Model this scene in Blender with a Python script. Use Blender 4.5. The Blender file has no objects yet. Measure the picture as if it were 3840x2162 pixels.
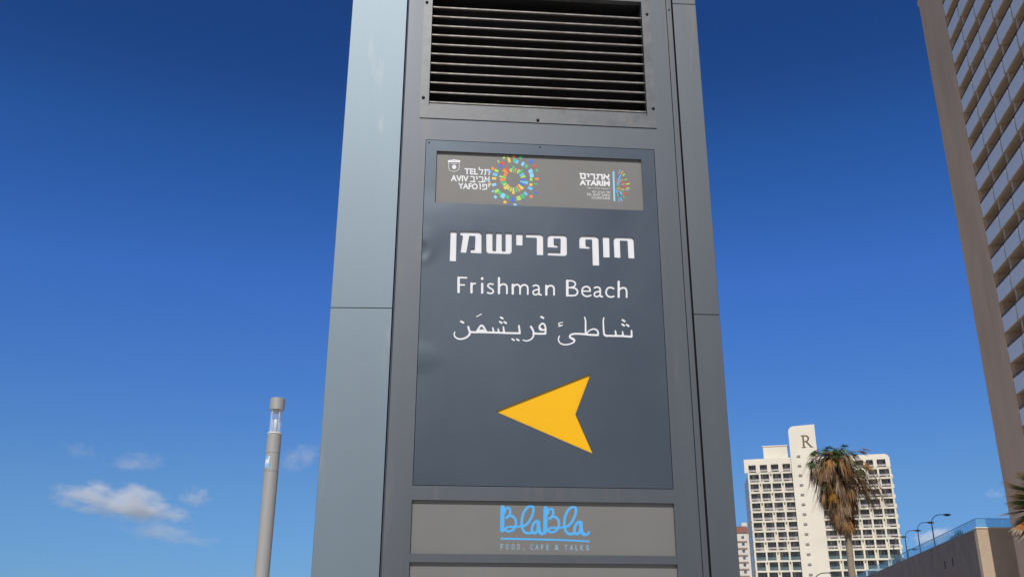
import bpy, bmesh, math, random
import numpy as np
from math import sin, cos, radians, pi, atan2, hypot, sqrt
from mathutils import Vector, Matrix

C = bpy.context.scene.collection
SC = bpy.context.scene

# ------------------------------------------------------------------ camera
W0, H0 = 3840.0, 2162.0
FPX, PITCH, ROLL = 3548.8, 0.356356, 0.0024485
EYE = Vector((0, 0, 1.6))
_up = Vector((0, -sin(PITCH), cos(PITCH)))
CR = Vector((cos(ROLL), 0, 0)) + _up * sin(ROLL)
CU = Vector((-sin(ROLL), 0, 0)) + _up * cos(ROLL)
CF = Vector((0, cos(PITCH), sin(PITCH)))
cam = bpy.data.cameras.new('camera')
cam.sensor_width = 36.0
cam.lens = FPX / W0 * 36.0
cam.clip_start = 0.1
cam.clip_end = 60000
cam_o = bpy.data.objects.new('camera', cam)
C.objects.link(cam_o)
m = Matrix.Identity(4)
for i, v in enumerate((CR, CU, -CF)):
    for j in range(3):
        m[j][i] = v[j]
m.translation = EYE
cam_o.matrix_world = m
SC.camera = cam_o

# ------------------------------------------------------------------ light
SUN_EL = radians(46)
SUN_AZ = radians(190.0)          # clockwise from +Y
sdir = Vector((sin(SUN_AZ) * cos(SUN_EL), cos(SUN_AZ) * cos(SUN_EL), sin(SUN_EL)))
sun = bpy.data.lights.new('sun', 'SUN')
sun.energy = 3.4
sun.angle = radians(0.53)
sun.color = (1.0, 0.95, 0.87)
sun_o = bpy.data.objects.new('sun', sun)
sun_o.rotation_euler = (-sdir).to_track_quat('-Z', 'Y').to_euler()
sun_o.location = (0, 0, 50)
C.objects.link(sun_o)

world = bpy.data.worlds.new('World')
SC.world = world
world.use_nodes = True
nt = world.node_tree
nt.nodes.clear()
sky = nt.nodes.new('ShaderNodeTexSky')
sky.sky_type = 'NISHITA'
sky.sun_disc = False
sky.sun_elevation = SUN_EL
sky.sun_rotation = SUN_AZ
sky.altitude = 10
sky.air_density = 1.0
sky.dust_density = 0.35
sky.ozone_density = 3.0
# clear polarised air: the sky is deepened by height above the horizon
geo = nt.nodes.new('ShaderNodeTexCoord')
sep = nt.nodes.new('ShaderNodeSeparateXYZ')
nt.links.new(geo.outputs['Generated'], sep.inputs[0])
rmp = nt.nodes.new('ShaderNodeValToRGB')
STOPS = [(0.0, (0.30, 0.52, 0.92)), (0.065, (0.30, 0.515, 0.88)), (0.144, (0.36, 0.58, 0.87)), (0.222, (0.34, 0.60, 1.00)), (0.346, (0.31, 0.61, 1.19)), (0.465, (0.20, 0.50, 0.99)), (0.535, (0.165, 0.385, 0.79)), (0.6, (0.15, 0.36, 0.76)), (1.0, (0.15, 0.36, 0.76))]
el = rmp.color_ramp.elements
while len(el) < len(STOPS):
    el.new(0.5)
for e_, (p_, c_) in zip(el, STOPS):
    e_.position = p_
    e_.color = (*c_, 1)
mulc = nt.nodes.new('ShaderNodeMix')
mulc.data_type = 'RGBA'
mulc.blend_type = 'MULTIPLY'
mulc.inputs[0].default_value = 1.0
bg = nt.nodes.new('ShaderNodeBackground')
bg.inputs[1].default_value = 0.10
wo = nt.nodes.new('ShaderNodeOutputWorld')
nt.links.new(sep.outputs['Z'], rmp.inputs[0])
nt.links.new(sky.outputs[0], mulc.inputs[6])
# the half of the sky towards the sun (behind the camera) is paler
bk = nt.nodes.new('ShaderNodeMapRange')
bk.interpolation_type = 'SMOOTHSTEP'
bk.inputs['From Min'].default_value = 0.05
bk.inputs['From Max'].default_value = -0.75
nt.links.new(sep.outputs['Y'], bk.inputs['Value'])
tint = nt.nodes.new('ShaderNodeMix')
tint.data_type = 'RGBA'
nt.links.new(bk.outputs[0], tint.inputs[0])
nt.links.new(rmp.outputs[0], tint.inputs[6])
tint.inputs[7].default_value = (0.62, 0.62, 0.64, 1)
nt.links.new(tint.outputs[2], mulc.inputs[7])
nt.links.new(mulc.outputs[2], bg.inputs[0])
nt.links.new(bg.outputs[0], wo.inputs[0])

SC.render.engine = 'CYCLES'
SC.cycles.use_denoising = True
SC.cycles.max_bounces = 12
SC.cycles.volume_bounces = 12
SC.cycles.transparent_max_bounces = 16
SC.view_settings.view_transform = 'Standard'
SC.view_settings.look = 'None'
SC.view_settings.exposure = 0.0
SC.view_settings.gamma = 1.0


# ------------------------------------------------------------------ geometry helpers
def ray(px, py):
    x, y = px - W0 / 2, H0 / 2 - py
    return (CR * x + CU * y + CF * FPX).normalized()


class Frame:
    """A vertical plane: u runs along it, w points into it, z is up."""
    def __init__(self, x, y, yaw):
        self.o = Vector((x, y, 0))
        self.yaw = yaw
        self.u = Vector((cos(yaw), sin(yaw), 0))
        self.w = Vector((-sin(yaw), cos(yaw), 0))

    def hit(self, px, py, dep=0.0):
        d = ray(px, py)
        t = ((self.o + self.w * dep - EYE).dot(self.w)) / d.dot(self.w)
        p = EYE + d * t
        return (p - self.o).dot(self.u), p.z

    def world(self, u, w, z):
        p = self.o + self.u * u + self.w * w
        return Vector((p.x, p.y, z))


class MB:
    """Collects faces; build() links them as one mesh object."""
    def __init__(self):
        self.v, self.f, self.mi, self.col = [], [], [], []
        self.sm = []

    def add(self, vs, fs, mi=0, col=None, smooth=False):
        b = len(self.v)
        self.v += [tuple(v) for v in vs]
        for f in fs:
            self.f.append(tuple(i + b for i in f))
            self.mi.append(mi)
            self.col.append(col)
            self.sm.append(smooth)

    def quad(self, a, b, c, d, mi=0, col=None):
        self.add([a, b, c, d], [(0, 1, 2, 3)], mi, col)

    def box(self, x0, x1, y0, y1, z0, z1, mi=0, col=None):
        vs = [(x0, y0, z0), (x1, y0, z0), (x1, y1, z0), (x0, y1, z0), (x0, y0, z1), (x1, y0, z1), (x1, y1, z1), (x0, y1, z1)]
        self.add(vs, [(0, 3, 2, 1), (4, 5, 6, 7), (0, 1, 5, 4), (1, 2, 6, 5), (2, 3, 7, 6), (3, 0, 4, 7)], mi, col)

    def prism(self, poly, z0, z1, mi=0, col=None):
        n = len(poly)
        vs = [(p[0], p[1], z0) for p in poly] + [(p[0], p[1], z1) for p in poly]
        fs = [tuple(range(n - 1, -1, -1)), tuple(range(n, 2 * n))] + [(i, (i + 1) % n, n + (i + 1) % n, n + i) for i in range(n)]
        self.add(vs, fs, mi, col)

    def prism_y(self, poly, y0, y1, mi=0, col=None):     # outline in x,z
        n = len(poly)
        vs = [(p[0], y0, p[1]) for p in poly] + [(p[0], y1, p[1]) for p in poly]
        fs = [tuple(range(n)), tuple(range(2 * n - 1, n - 1, -1))] + [(i, n + i, n + (i + 1) % n, (i + 1) % n) for i in range(n)]
        self.add(vs, fs, mi, col)

    def tube(self, pts, r, n=8, mi=0, col=None, cap=True, smooth=True):
        pts = [Vector(p) for p in pts]
        rs = r if isinstance(r, (list, tuple)) else [r] * len(pts)
        vs = []
        side = None
        for i, p in enumerate(pts):
            t = (pts[min(i + 1, len(pts) - 1)] - pts[max(i - 1, 0)]).normalized()
            if side is None:
                side = t.cross(Vector((0, 0, 1)))
                if side.length < 1e-3:
                    side = t.cross(Vector((0, 1, 0)))
            side = (side - t * side.dot(t)).normalized()
            oth = t.cross(side)
            for k in range(n):
                a = 2 * pi * k / n
                vs.append(p + (side * cos(a) + oth * sin(a)) * rs[i])
        fs = []
        for i in range(len(pts) - 1):
            for k in range(n):
                fs.append((i * n + k, i * n + (k + 1) % n, (i + 1) * n + (k + 1) % n, (i + 1) * n + k))
        self.add(vs, fs, mi, col, smooth)
        if cap:
            b = len(pts) - 1
            self.add(vs[:n], [tuple(range(n - 1, -1, -1))], mi, col)
            self.add(vs[b * n:], [tuple(range(n))], mi, col)

    def lathe(self, prof, n=32, mi=0, smooth=True, cx=0, cy=0):
        vs, fs = [], []
        for r, z in prof:
            for k in range(n):
                a = 2 * pi * k / n
                vs.append((cx + r * cos(a), cy + r * sin(a), z))
        for i in range(len(prof) - 1):
            for k in range(n):
                fs.append((i * n + k, i * n + (k + 1) % n, (i + 1) * n + (k + 1) % n, (i + 1) * n + k))
        self.add(vs, fs, mi, None, smooth)

    def mesh(self, name, mats):
        me = bpy.data.meshes.new(name)
        me.from_pydata(self.v, [], self.f)
        for mt in (mats if isinstance(mats, (list, tuple)) else [mats]):
            me.materials.append(mt)
        me.polygons.foreach_set('material_index', self.mi)
        me.polygons.foreach_set('use_smooth', self.sm)
        if any(c is not None for c in self.col):
            at = me.color_attributes.new('Col', 'FLOAT_COLOR', 'CORNER')
            buf = []
            for f, c in zip(self.f, self.col):
                c = c or (1, 1, 1)
                buf += [c[0], c[1], c[2], 1.0] * len(f)
            at.data.foreach_set('color', buf)
        me.update()
        return me

    def build(self, name, mats, parent=None, loc=(0, 0, 0), rz=0.0, bevel=0.0):
        o = bpy.data.objects.new(name, self.mesh(name, mats))
        o.location = loc
        o.rotation_euler = (0, 0, rz)
        o.parent = parent
        C.objects.link(o)
        if bevel:
            b = o.modifiers.new('bevel', 'BEVEL')
            b.width = bevel
            b.segments = 2
            b.limit_method = 'ANGLE'
        return o


def tag(o, label=None, cat=None, group=None, kind=None):
    for k, v in (('label', label), ('category', cat), ('group', group), ('kind', kind)):
        if v:
            o[k] = v
    return o


def empty(name, loc, rz=0.0, label=None, cat=None, group=None):
    o = bpy.data.objects.new(name, None)
    o.empty_display_size = 0.3
    o.location = loc
    o.rotation_euler = (0, 0, rz)
    C.objects.link(o)
    return tag(o, label, cat, group)


# ------------------------------------------------------------------ materials
def mat(name, col, rough=0.6, metal=0.0, var=0.12, scale=3.0, stretch=(1, 1, 1), bump=0.0, bscale=None, spec=0.5,
        attr=False, rvar=0.0, col2=None, detail=6.0, aniso=0.0, bdist=0.02):
    mt = bpy.data.materials.new(name)
    mt.use_nodes = True
    n = mt.node_tree
    b = n.nodes['Principled BSDF']
    b.inputs['Roughness'].default_value = rough
    b.inputs['Metallic'].default_value = metal
    b.inputs['Specular IOR Level'].default_value = spec
    if aniso:
        b.inputs['Anisotropic'].default_value = aniso
    tc = n.nodes.new('ShaderNodeTexCoord')
    mp = n.nodes.new('ShaderNodeMapping')
    mp.inputs['Scale'].default_value = stretch
    n.links.new(tc.outputs['Object'], mp.inputs[0])
    no = n.nodes.new('ShaderNodeTexNoise')
    no.inputs['Scale'].default_value = scale
    no.inputs['Detail'].default_value = detail
    n.links.new(mp.outputs[0], no.inputs['Vector'])
    rp = n.nodes.new('ShaderNodeMapRange')
    rp.inputs['From Min'].default_value = 0.3
    rp.inputs['From Max'].default_value = 0.7
    n.links.new(no.outputs['Fac'], rp.inputs['Value'])
    mx = n.nodes.new('ShaderNodeMix')
    mx.data_type = 'RGBA'
    c = col
    lo = col2 if col2 else tuple(max(0, x * (1 - var)) for x in c)
    hi = c if col2 else tuple(min(1, x * (1 + var)) for x in c)
    mx.inputs[6].default_value = (*lo, 1)
    mx.inputs[7].default_value = (*hi, 1)
    n.links.new(rp.outputs[0], mx.inputs[0])
    out = mx.outputs[2]
    if attr:
        at = n.nodes.new('ShaderNodeAttribute')
        at.attribute_name = 'Col'
        ml = n.nodes.new('ShaderNodeMix')
        ml.data_type = 'RGBA'
        ml.blend_type = 'MULTIPLY'
        ml.inputs[0].default_value = 1
        n.links.new(out, ml.inputs[6])
        n.links.new(at.outputs['Color'], ml.inputs[7])
        out = ml.outputs[2]
    n.links.new(out, b.inputs['Base Color'])
    if rvar:
        r2 = n.nodes.new('ShaderNodeMapRange')
        r2.inputs['From Min'].default_value = 0.3
        r2.inputs['From Max'].default_value = 0.7
        r2.inputs['To Min'].default_value = max(0.02, rough - rvar)
        r2.inputs['To Max'].default_value = min(1, rough + rvar)
        n.links.new(no.outputs['Fac'], r2.inputs['Value'])
        n.links.new(r2.outputs[0], b.inputs['Roughness'])
    if bump:
        nb = n.nodes.new('ShaderNodeTexNoise')
        nb.inputs['Scale'].default_value = bscale or scale * 3
        nb.inputs['Detail'].default_value = 4
        n.links.new(mp.outputs[0], nb.inputs['Vector'])
        bp = n.nodes.new('ShaderNodeBump')
        bp.inputs['Strength'].default_value = bump
        bp.inputs['Distance'].default_value = bdist
        n.links.new(nb.outputs['Fac'], bp.inputs['Height'])
        n.links.new(bp.outputs[0], b.inputs['Normal'])
    return mt


def grime(mt, col, scale, stretch, lo, hi, amount, rough=0.85):
    """Dirt of its own shape over a finished material: rust-brown or salt-white streaks and specks."""
    n = mt.node_tree
    b = n.nodes['Principled BSDF']
    src = b.inputs['Base Color'].links[0].from_socket
    tc = n.nodes.new('ShaderNodeTexCoord')
    mp = n.nodes.new('ShaderNodeMapping')
    mp.inputs['Scale'].default_value = stretch
    no = n.nodes.new('ShaderNodeTexNoise')
    no.inputs['Scale'].default_value = scale
    no.inputs['Detail'].default_value = 8
    no.inputs['Roughness'].default_value = .65
    n.links.new(tc.outputs['Object'], mp.inputs[0])
    n.links.new(mp.outputs[0], no.inputs['Vector'])
    mr = n.nodes.new('ShaderNodeMapRange')
    mr.inputs['From Min'].default_value = lo
    mr.inputs['From Max'].default_value = hi
    mr.inputs['To Max'].default_value = amount
    n.links.new(no.outputs['Fac'], mr.inputs['Value'])
    mx = n.nodes.new('ShaderNodeMix')
    mx.data_type = 'RGBA'
    n.links.new(mr.outputs[0], mx.inputs[0])
    n.links.new(src, mx.inputs[6])
    mx.inputs[7].default_value = (*col, 1)
    n.links.new(mx.outputs[2], b.inputs['Base Color'])
    inv = n.nodes.new('ShaderNodeMapRange')
    inv.inputs['To Min'].default_value = b.inputs['Metallic'].default_value
    inv.inputs['To Max'].default_value = 0.0
    n.links.new(mr.outputs[0], inv.inputs['Value'])
    n.links.new(inv.outputs[0], b.inputs['Metallic'])


def glass_mat(name, col, alpha_mix, rough=0.05, white=0.0):
    """Thin architectural glass: part clear, part tinted gloss."""
    mt = bpy.data.materials.new(name)
    mt.use_nodes = True
    n = mt.node_tree
    b = n.nodes['Principled BSDF']
    b.inputs['Base Color'].default_value = (*col, 1)
    b.inputs['Roughness'].default_value = rough
    tr = n.nodes.new('ShaderNodeBsdfTransparent')
    tr.inputs[0].default_value = (*[1 - (1 - x) * 0.6 for x in col], 1)
    ms = n.nodes.new('ShaderNodeMixShader')
    tc = n.nodes.new('ShaderNodeTexCoord')
    no = n.nodes.new('ShaderNodeTexNoise')
    no.inputs['Scale'].default_value = 0.7
    n.links.new(tc.outputs['Object'], no.inputs['Vector'])
    mr = n.nodes.new('ShaderNodeMapRange')
    mr.inputs['To Min'].default_value = alpha_mix * 0.8
    mr.inputs['To Max'].default_value = min(1, alpha_mix * 1.2)
    n.links.new(no.outputs['Fac'], mr.inputs['Value'])
    n.links.new(mr.outputs[0], ms.inputs[0])
    n.links.new(tr.outputs[0], ms.inputs[1])
    n.links.new(b.outputs[0], ms.inputs[2])
    n.links.new(ms.outputs[0], n.nodes['Material Output'].inputs[0])
    return mt


M = {}
M['wing'] = mat('satin_blue_grey_aluminium', (0.188, 0.236, 0.276), 0.56, 0.68, 0.03, 1.2, (3, 3, 0.5), bump=0.02, bscale=1.2)
M['body'] = mat('brushed_grey_aluminium', (0.132, 0.143, 0.160), 0.54, 0.86, 0.03, 2.2, (5, 5, 0.35), rvar=0.015, bump=0.02, bscale=1.0)
M['panel'] = mat('dark_slate_sign_sheet', (0.088, 0.108, 0.134), 0.45, 0.72, 0.04, 1.6, (1, 1, 0.8), rvar=0.05, bump=0.22, bscale=1.1, bdist=0.03)
M['strip'] = mat('grey_sign_strip', (0.185, 0.18, 0.172), 0.55, 0.1, 0.05, 3, bump=0.02)
M['black'] = mat('vent_black', (0.006, 0.006, 0.007), 0.8, 0.0, 0.3)
M['slat'] = mat('louvre_metal', (0.23, 0.22, 0.205), 0.5, 0.5, 0.3, 30, (1, 4, 4))
M['flange'] = mat('weathered_flange_metal', (0.145, 0.149, 0.156), 0.5, 0.7, 0.12, 14, rvar=0.06, bump=0.015)
M['screw'] = mat('screw_head', (0.02, 0.02, 0.022), 0.4, 0.6)
M['white'] = mat('white_lettering', (0.80, 0.80, 0.82), 0.5, 0, 0.02)
M['yellow'] = mat('yellow_arrow_sheet', (0.90, 0.475, 0.004), 0.5, 0, 0.03, spec=0.25)
M['cyan'] = mat('light_blue_print', (0.08, 0.42, 0.85), 0.5, 0, 0.04)
M['dimblue'] = mat('faded_blue_print', (0.25, 0.42, 0.55), 0.5, 0, 0.06)
M['print'] = mat('logo_print', (1, 1, 1), 0.5, 0, 0.02, attr=True)

grime(M['flange'], (0.27, 0.22, 0.17), 11, (1, 1, 1.4), .58, .76, .5)
grime(M['body'], (0.24, 0.20, 0.16), 2.6, (4, 1, .45), .58, .80, .55)
grime(M['wing'], (0.62, 0.56, 0.50), 2.2, (3, 1, .5), .62, .85, .38)
grime(M['slat'], (0.16, 0.12, 0.085), 7, (1, 1, 3), .50, .72, .7)
grime(M['strip'], (0.30, 0.28, 0.25), 2.0, (1, 1, 1), .55, .8, .35)

# pressed dents in the sign sheet (object coordinates of the sheet: x across, z up)
n = M['panel'].node_tree
_bsdf = n.nodes['Principled BSDF']
_bump = [q for q in n.nodes if q.type == 'BUMP'][0]
_tc = n.nodes.new('ShaderNodeTexCoord')
_prev = _bump
for (cx, cz, rad, amt, sx, sz) in ((-.407, 3.258, .045, -.0028, 1.0, .7), (-.41, 3.29, .13, .0024, 1, 1), (-.42, 2.76, .16, .0026, 1, 1.6), (-.30, 3.42, .30, .0028, .6, 1.6), (.60, 3.40, .25, -.0012, 1, .8)):
    _mp = n.nodes.new('ShaderNodeMapping')
    _mp.inputs['Location'].default_value = (-cx * sx, 0, -cz * sz)
    _mp.inputs['Scale'].default_value = (sx, 0, sz)
    _ln = n.nodes.new('ShaderNodeVectorMath'); _ln.operation = 'LENGTH'
    _mr = n.nodes.new('ShaderNodeMapRange'); _mr.interpolation_type = 'SMOOTHERSTEP'
    _mr.inputs['From Max'].default_value = rad
    _mr.inputs['To Min'].default_value = 1.0
    _mr.inputs['To Max'].default_value = 0.0
    _b2 = n.nodes.new('ShaderNodeBump')
    _b2.inputs['Distance'].default_value = abs(amt)
    _b2.invert = amt < 0
    n.links.new(_tc.outputs['Object'], _mp.inputs[0])
    n.links.new(_mp.outputs[0], _ln.inputs[0])
    n.links.new(_ln.outputs['Value'], _mr.inputs['Value'])
    n.links.new(_mr.outputs[0], _b2.inputs['Height'])
    n.links.new(_prev.outputs[0], _b2.inputs['Normal'])
    _prev = _b2
n.links.new(_prev.outputs[0], _bsdf.inputs['Normal'])

# ------------------------------------------------------------------ the sign pillar
PYAW = 0.083755
P = Frame(0.0, 4.0, PYAW)
pillar = empty('sign_pillar', (0, 4, 0), PYAW,
               'tall grey metal sign pillar pointing to the beach, with a vent grille at the top', 'sign')


def zoom(x0, y0, sc):
    return lambda x, y: (x0 + x / sc, y0 + y / sc)


def cap_fill(mb_name, outer, holes, y0, y1, material, parent):
    """Sheet with cut-outs, from a filled 2D curve, made a mesh. Outlines are in (x,z)."""
    cu = bpy.data.curves.new(mb_name, 'CURVE')
    cu.dimensions = '2D'
    cu.fill_mode = 'BOTH'
    cu.extrude = (y1 - y0) / 2
    for poly in [outer] + holes:
        s = cu.splines.new('POLY')
        s.points.add(len(poly) - 1)
        for pt, (x, z) in zip(s.points, poly):
            pt.co = (x, z, 0, 1)
        s.use_cyclic_u = True
    tmp = bpy.data.objects.new(mb_name, cu)
    C.objects.link(tmp)
    dg = bpy.context.evaluated_depsgraph_get()
    me = bpy.data.meshes.new_from_object(tmp.evaluated_get(dg))
    bpy.data.objects.remove(tmp)
    bpy.data.curves.remove(cu)
    me.transform(Matrix.Translation((0, (y0 + y1) / 2, 0)) @ Matrix.Rotation(pi / 2, 4, 'X'))
    me.materials.clear()
    me.materials.append(material)
    o = bpy.data.objects.new(mb_name, me)
    o.parent = parent
    C.objects.link(o)
    return o


def rnd(poly, marks, r, n=4):
    """Round the corners listed in marks."""
    out = []
    N = len(poly)
    for i, p in enumerate(poly):
        if i not in marks:
            out.append(p)
            continue
        a, b = Vector(poly[i - 1]), Vector(poly[(i + 1) % N])
        q = Vector(p)
        d1, d2 = (a - q), (b - q)
        k = min(r, d1.length * 0.45, d2.length * 0.45)
        s, e = q + d1.normalized() * k, q + d2.normalized() * k
        for t in range(n + 1):
            t /= n
            out.append(tuple(s * (1 - t) ** 2 + q * 2 * t * (1 - t) + e * t * t))
    return out


def smooth_path(pts, n=7):
    if len(pts) < 3:
        return [Vector(p) for p in pts]
    P_ = [Vector(p) for p in pts]
    P_ = [P_[0] * 2 - P_[1]] + P_ + [P_[-1] * 2 - P_[-2]]
    out = []
    for i in range(1, len(P_) - 2):
        a, b, c, d = P_[i - 1:i + 3]
        for k in range(n):
            t = k / n
            out.append(0.5 * ((2 * b) + (c - a) * t + (2 * a - 5 * b + 4 * c - d) * t * t + (3 * b - a - 3 * c + d) * t ** 3))
    out.append(P_[-2])
    return out


def stroke_mesh(mb, strokes, mapping, y, step=6.0, mi=0, col=None):
    """Union of round-ended strokes as a flat mesh. strokes: (points, width, smooth)."""
    segs = []
    for st in strokes:
        pts, w = st[0], st[1]
        sm = st[2] if len(st) > 2 else False
        pp = smooth_path(pts) if sm else [Vector(p) for p in pts]
        if len(pp) == 1:
            pp = [pp[0], pp[0] + Vector((0.01, 0))]
        ws = w if isinstance(w, (list, tuple)) else [w, w]
        for i in range(len(pp) - 1):
            t0, t1 = i / (len(pp) - 1), (i + 1) / (len(pp) - 1)
            segs.append((pp[i], pp[i + 1], (ws[0] + (ws[1] - ws[0]) * t0) / 2, (ws[0] + (ws[1] - ws[0]) * t1) / 2))
    mr = max(max(s[2], s[3]) for s in segs) + step * 2
    x0 = min(min(s[0].x, s[1].x) for s in segs) - mr
    x1 = max(max(s[0].x, s[1].x) for s in segs) + mr
    y0 = min(min(s[0].y, s[1].y) for s in segs) - mr
    y1 = max(max(s[0].y, s[1].y) for s in segs) + mr
    nx, ny = int((x1 - x0) / step) + 2, int((y1 - y0) / step) + 2
    S = np.full((nx, ny), 1e3)
    gx = x0 + np.arange(nx) * step
    gy = y0 + np.arange(ny) * step
    for a, b, ra, rb in segs:
        m_ = max(ra, rb) + step * 2
        i0 = max(0, int((min(a.x, b.x) - m_ - x0) / step)); i1 = min(nx, int((max(a.x, b.x) + m_ - x0) / step) + 2)
        j0 = max(0, int((min(a.y, b.y) - m_ - y0) / step)); j1 = min(ny, int((max(a.y, b.y) + m_ - y0) / step) + 2)
        X, Y = np.meshgrid(gx[i0:i1], gy[j0:j1], indexing='ij')
        dx, dy = b.x - a.x, b.y - a.y
        L = dx * dx + dy * dy + 1e-9
        t = np.clip(((X - a.x) * dx + (Y - a.y) * dy) / L, 0, 1)
        d = np.hypot(X - a.x - t * dx, Y - a.y - t * dy) - (ra + (rb - ra) * t)
        S[i0:i1, j0:j1] = np.minimum(S[i0:i1, j0:j1], d)
    vid = {}
    verts, faces = [], []

    def vert(key, x, yy):
        if key not in vid:
            vid[key] = len(verts)
            px, py = mapping(x, yy)
            u, z = P.hit(px, py, y)
            verts.append((u, y, z))
        return vid[key]
    for i in range(nx - 1):
        for j in range(ny - 1):
            s4 = (S[i, j], S[i + 1, j], S[i + 1, j + 1], S[i, j + 1])
            if min(s4) >= 0:
                continue
            cs = ((i, j), (i + 1, j), (i + 1, j + 1), (i, j + 1))
            poly = []
            for k in range(4):
                a, b = cs[k], cs[(k + 1) % 4]
                sa, sb = s4[k], s4[(k + 1) % 4]
                if sa < 0:
                    poly.append(vert(a, gx[a[0]], gy[a[1]]))
                if (sa < 0) != (sb < 0):
                    t = sa / (sa - sb)
                    key = (min(a, b), max(a, b))
                    poly.append(vert(key, gx[a[0]] + (gx[b[0]] - gx[a[0]]) * t, gy[a[1]] + (gy[b[1]] - gy[a[1]]) * t))
            if len(poly) >= 3:
                faces.append(tuple(poly))
    mb.add(verts, faces, mi, col)


def font_mesh(mb, text, corners, mapping, y, bold=0.0, mi=0, space=1.0):
    """Built-in lettering stretched into the quad corners (tl, tr, br, bl) given in zoom pixels."""
    cu = bpy.data.curves.new('t', 'FONT')
    cu.body = text
    cu.offset = bold
    cu.resolution_u = 3
    cu.space_character = space
    tmp = bpy.data.objects.new('t', cu)
    C.objects.link(tmp)
    dg = bpy.context.evaluated_depsgraph_get()
    me = bpy.data.meshes.new_from_object(tmp.evaluated_get(dg))
    bpy.data.objects.remove(tmp)
    bpy.data.curves.remove(cu)
    xs = [v.co.x for v in me.vertices]; ys = [v.co.y for v in me.vertices]
    if not xs:
        return
    x0, x1, y0, y1 = min(xs), max(xs), min(ys), max(ys)
    tl, tr, br, bl = [Vector(c) for c in corners]
    vs = []
    for v in me.vertices:
        a, b = (v.co.x - x0) / (x1 - x0), (v.co.y - y0) / (y1 - y0)
        q = (bl * (1 - a) + br * a) * (1 - b) + (tl * (1 - a) + tr * a) * b
        u, z = P.hit(*mapping(q.x, q.y), y)
        vs.append((u, y, z))
    mb.add(vs, [tuple(p.vertices) for p in me.polygons], mi)
    bpy.data.meshes.remove(me)


# key lines on the front (pillar coordinates, metres)
XL, XJL, XR, XTR, XGAP, XOR = -0.804, -0.531, 0.795, 0.8205, 0.8305, 0.950
ZTOP = 5.75
PX0, PX1, PZ0, PZ1 = -0.410, 0.687, 2.207, 3.827          # sign sheet
LX0, LX1, LZ0, LZ1 = -0.359, 0.623, 3.5015, 3.7715        # logo strip opening
BX0, BX1, BZ0, BZ1 = -0.413, 0.687, 1.932, 2.146          # cafe strip
NX0, NX1, NZ0, NZ1 = -0.413, 0.688, 1.684, 1.8985         # next strip, blank
VX0, VX1, VZ0, VZ1 = -0.405, 0.663, 4.012, 4.683          # vent opening
GX0, GX1, GZ0, GZ1 = -0.446, 0.706, 3.945, 4.760          # vent flange


def holed_sheet(mb, x0, x1, z0, z1, holes, y0, y1, mi=0):
    xs = sorted({x0, x1, *[h[0] for h in holes], *[h[1] for h in holes]})
    zs = sorted({z0, z1, *[h[2] for h in holes], *[h[3] for h in holes]})
    for i in range(len(xs) - 1):
        for j in range(len(zs) - 1):
            cx, cz = (xs[i] + xs[i + 1]) / 2, (zs[j] + zs[j + 1]) / 2
            if any(h[0] < cx < h[1] and h[2] < cz < h[3] for h in holes):
                continue
            mb.quad((xs[i], y0, zs[j]), (xs[i + 1], y0, zs[j]), (xs[i + 1], y0, zs[j + 1]), (xs[i], y0, zs[j + 1]), mi)
    for h in holes:
        a, b, c, d = h
        mb.quad((a, y0, d), (b, y0, d), (b, y1, d), (a, y1, d), mi)
        mb.quad((a, y0, c), (a, y1, c), (b, y1, c), (b, y0, c), mi)
        mb.quad((a, y0, c), (a, y0, d), (a, y1, d), (a, y1, c), mi)
        mb.quad((b, y0, c), (b, y1, c), (b, y1, d), (b, y0, d), mi)


g = 0.0025
mb = MB()
holed_sheet(mb, XJL + 0.010, XR - 0.004, 0.12, ZTOP,
            [(PX0 - g, PX1 + g, PZ0 - g, PZ1 + g), (BX0, BX1, BZ0, BZ1), (NX0, NX1, NZ0, NZ1), (VX0 - .012, VX1 + .012, VZ0 - .012, VZ1 + .012)], 0.0, 0.014)
# folded edges of the front plate
mb.quad((XJL + 0.010, 0, 0.12), (XJL + 0.010, 0, ZTOP), (XJL + 0.003, 0.005, ZTOP), (XJL + 0.003, 0.005, 0.12))
mb.quad((XJL + 0.003, 0.005, 0.12), (XJL + 0.003, 0.005, ZTOP), (XJL + 0.003, 0.12, ZTOP), (XJL + 0.003, 0.12, 0.12))
mb.quad((XR - 0.004, 0, 0.12), (XR, 0.006, 0.12), (XR, 0.006, ZTOP), (XR - 0.004, 0, ZTOP))
mb.quad((XR, 0.006, 0.12), (XR, 0.12, 0.12), (XR, 0.12, ZTOP), (XR, 0.006, ZTOP))
mb.build('front_plate', M['body'], pillar)
mb = MB()
mb.box(XR + 0.001, XTR, 0.0035, 0.10, 0.12, ZTOP)
tr_o = mb.build('trim_strip', M['body'], pillar)
mb = MB()
for zz in (4.62, 3.36, 2.1):
    mb.lathe([(0.0, 0.0), (0.005, 0.0)], 12)
# dark inside of the housing, behind every opening
mb = MB()
mb.box(XJL + 0.006, XR - 0.002, 0.145, 0.40, 0.12, ZTOP - 0.005)
mb.box(XR + 0.001, XGAP + 0.004, 0.101, 0.14, 0.12, ZTOP - 0.005)
mb.build('core', M['black'], pillar)
mb = MB()
mb.box(-0.80, 0.946, -0.02, 0.46, 0.0, 0.118)
mb.build('plinth', M['flange'], pillar, bevel=0.006)
mb = MB()
mb.box(-0.81, 0.956, -0.01, 0.46, ZTOP + 0.002, ZTOP + 0.05)
mb.build('top_cap', M['wing'], pillar, bevel=0.006)

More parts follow.
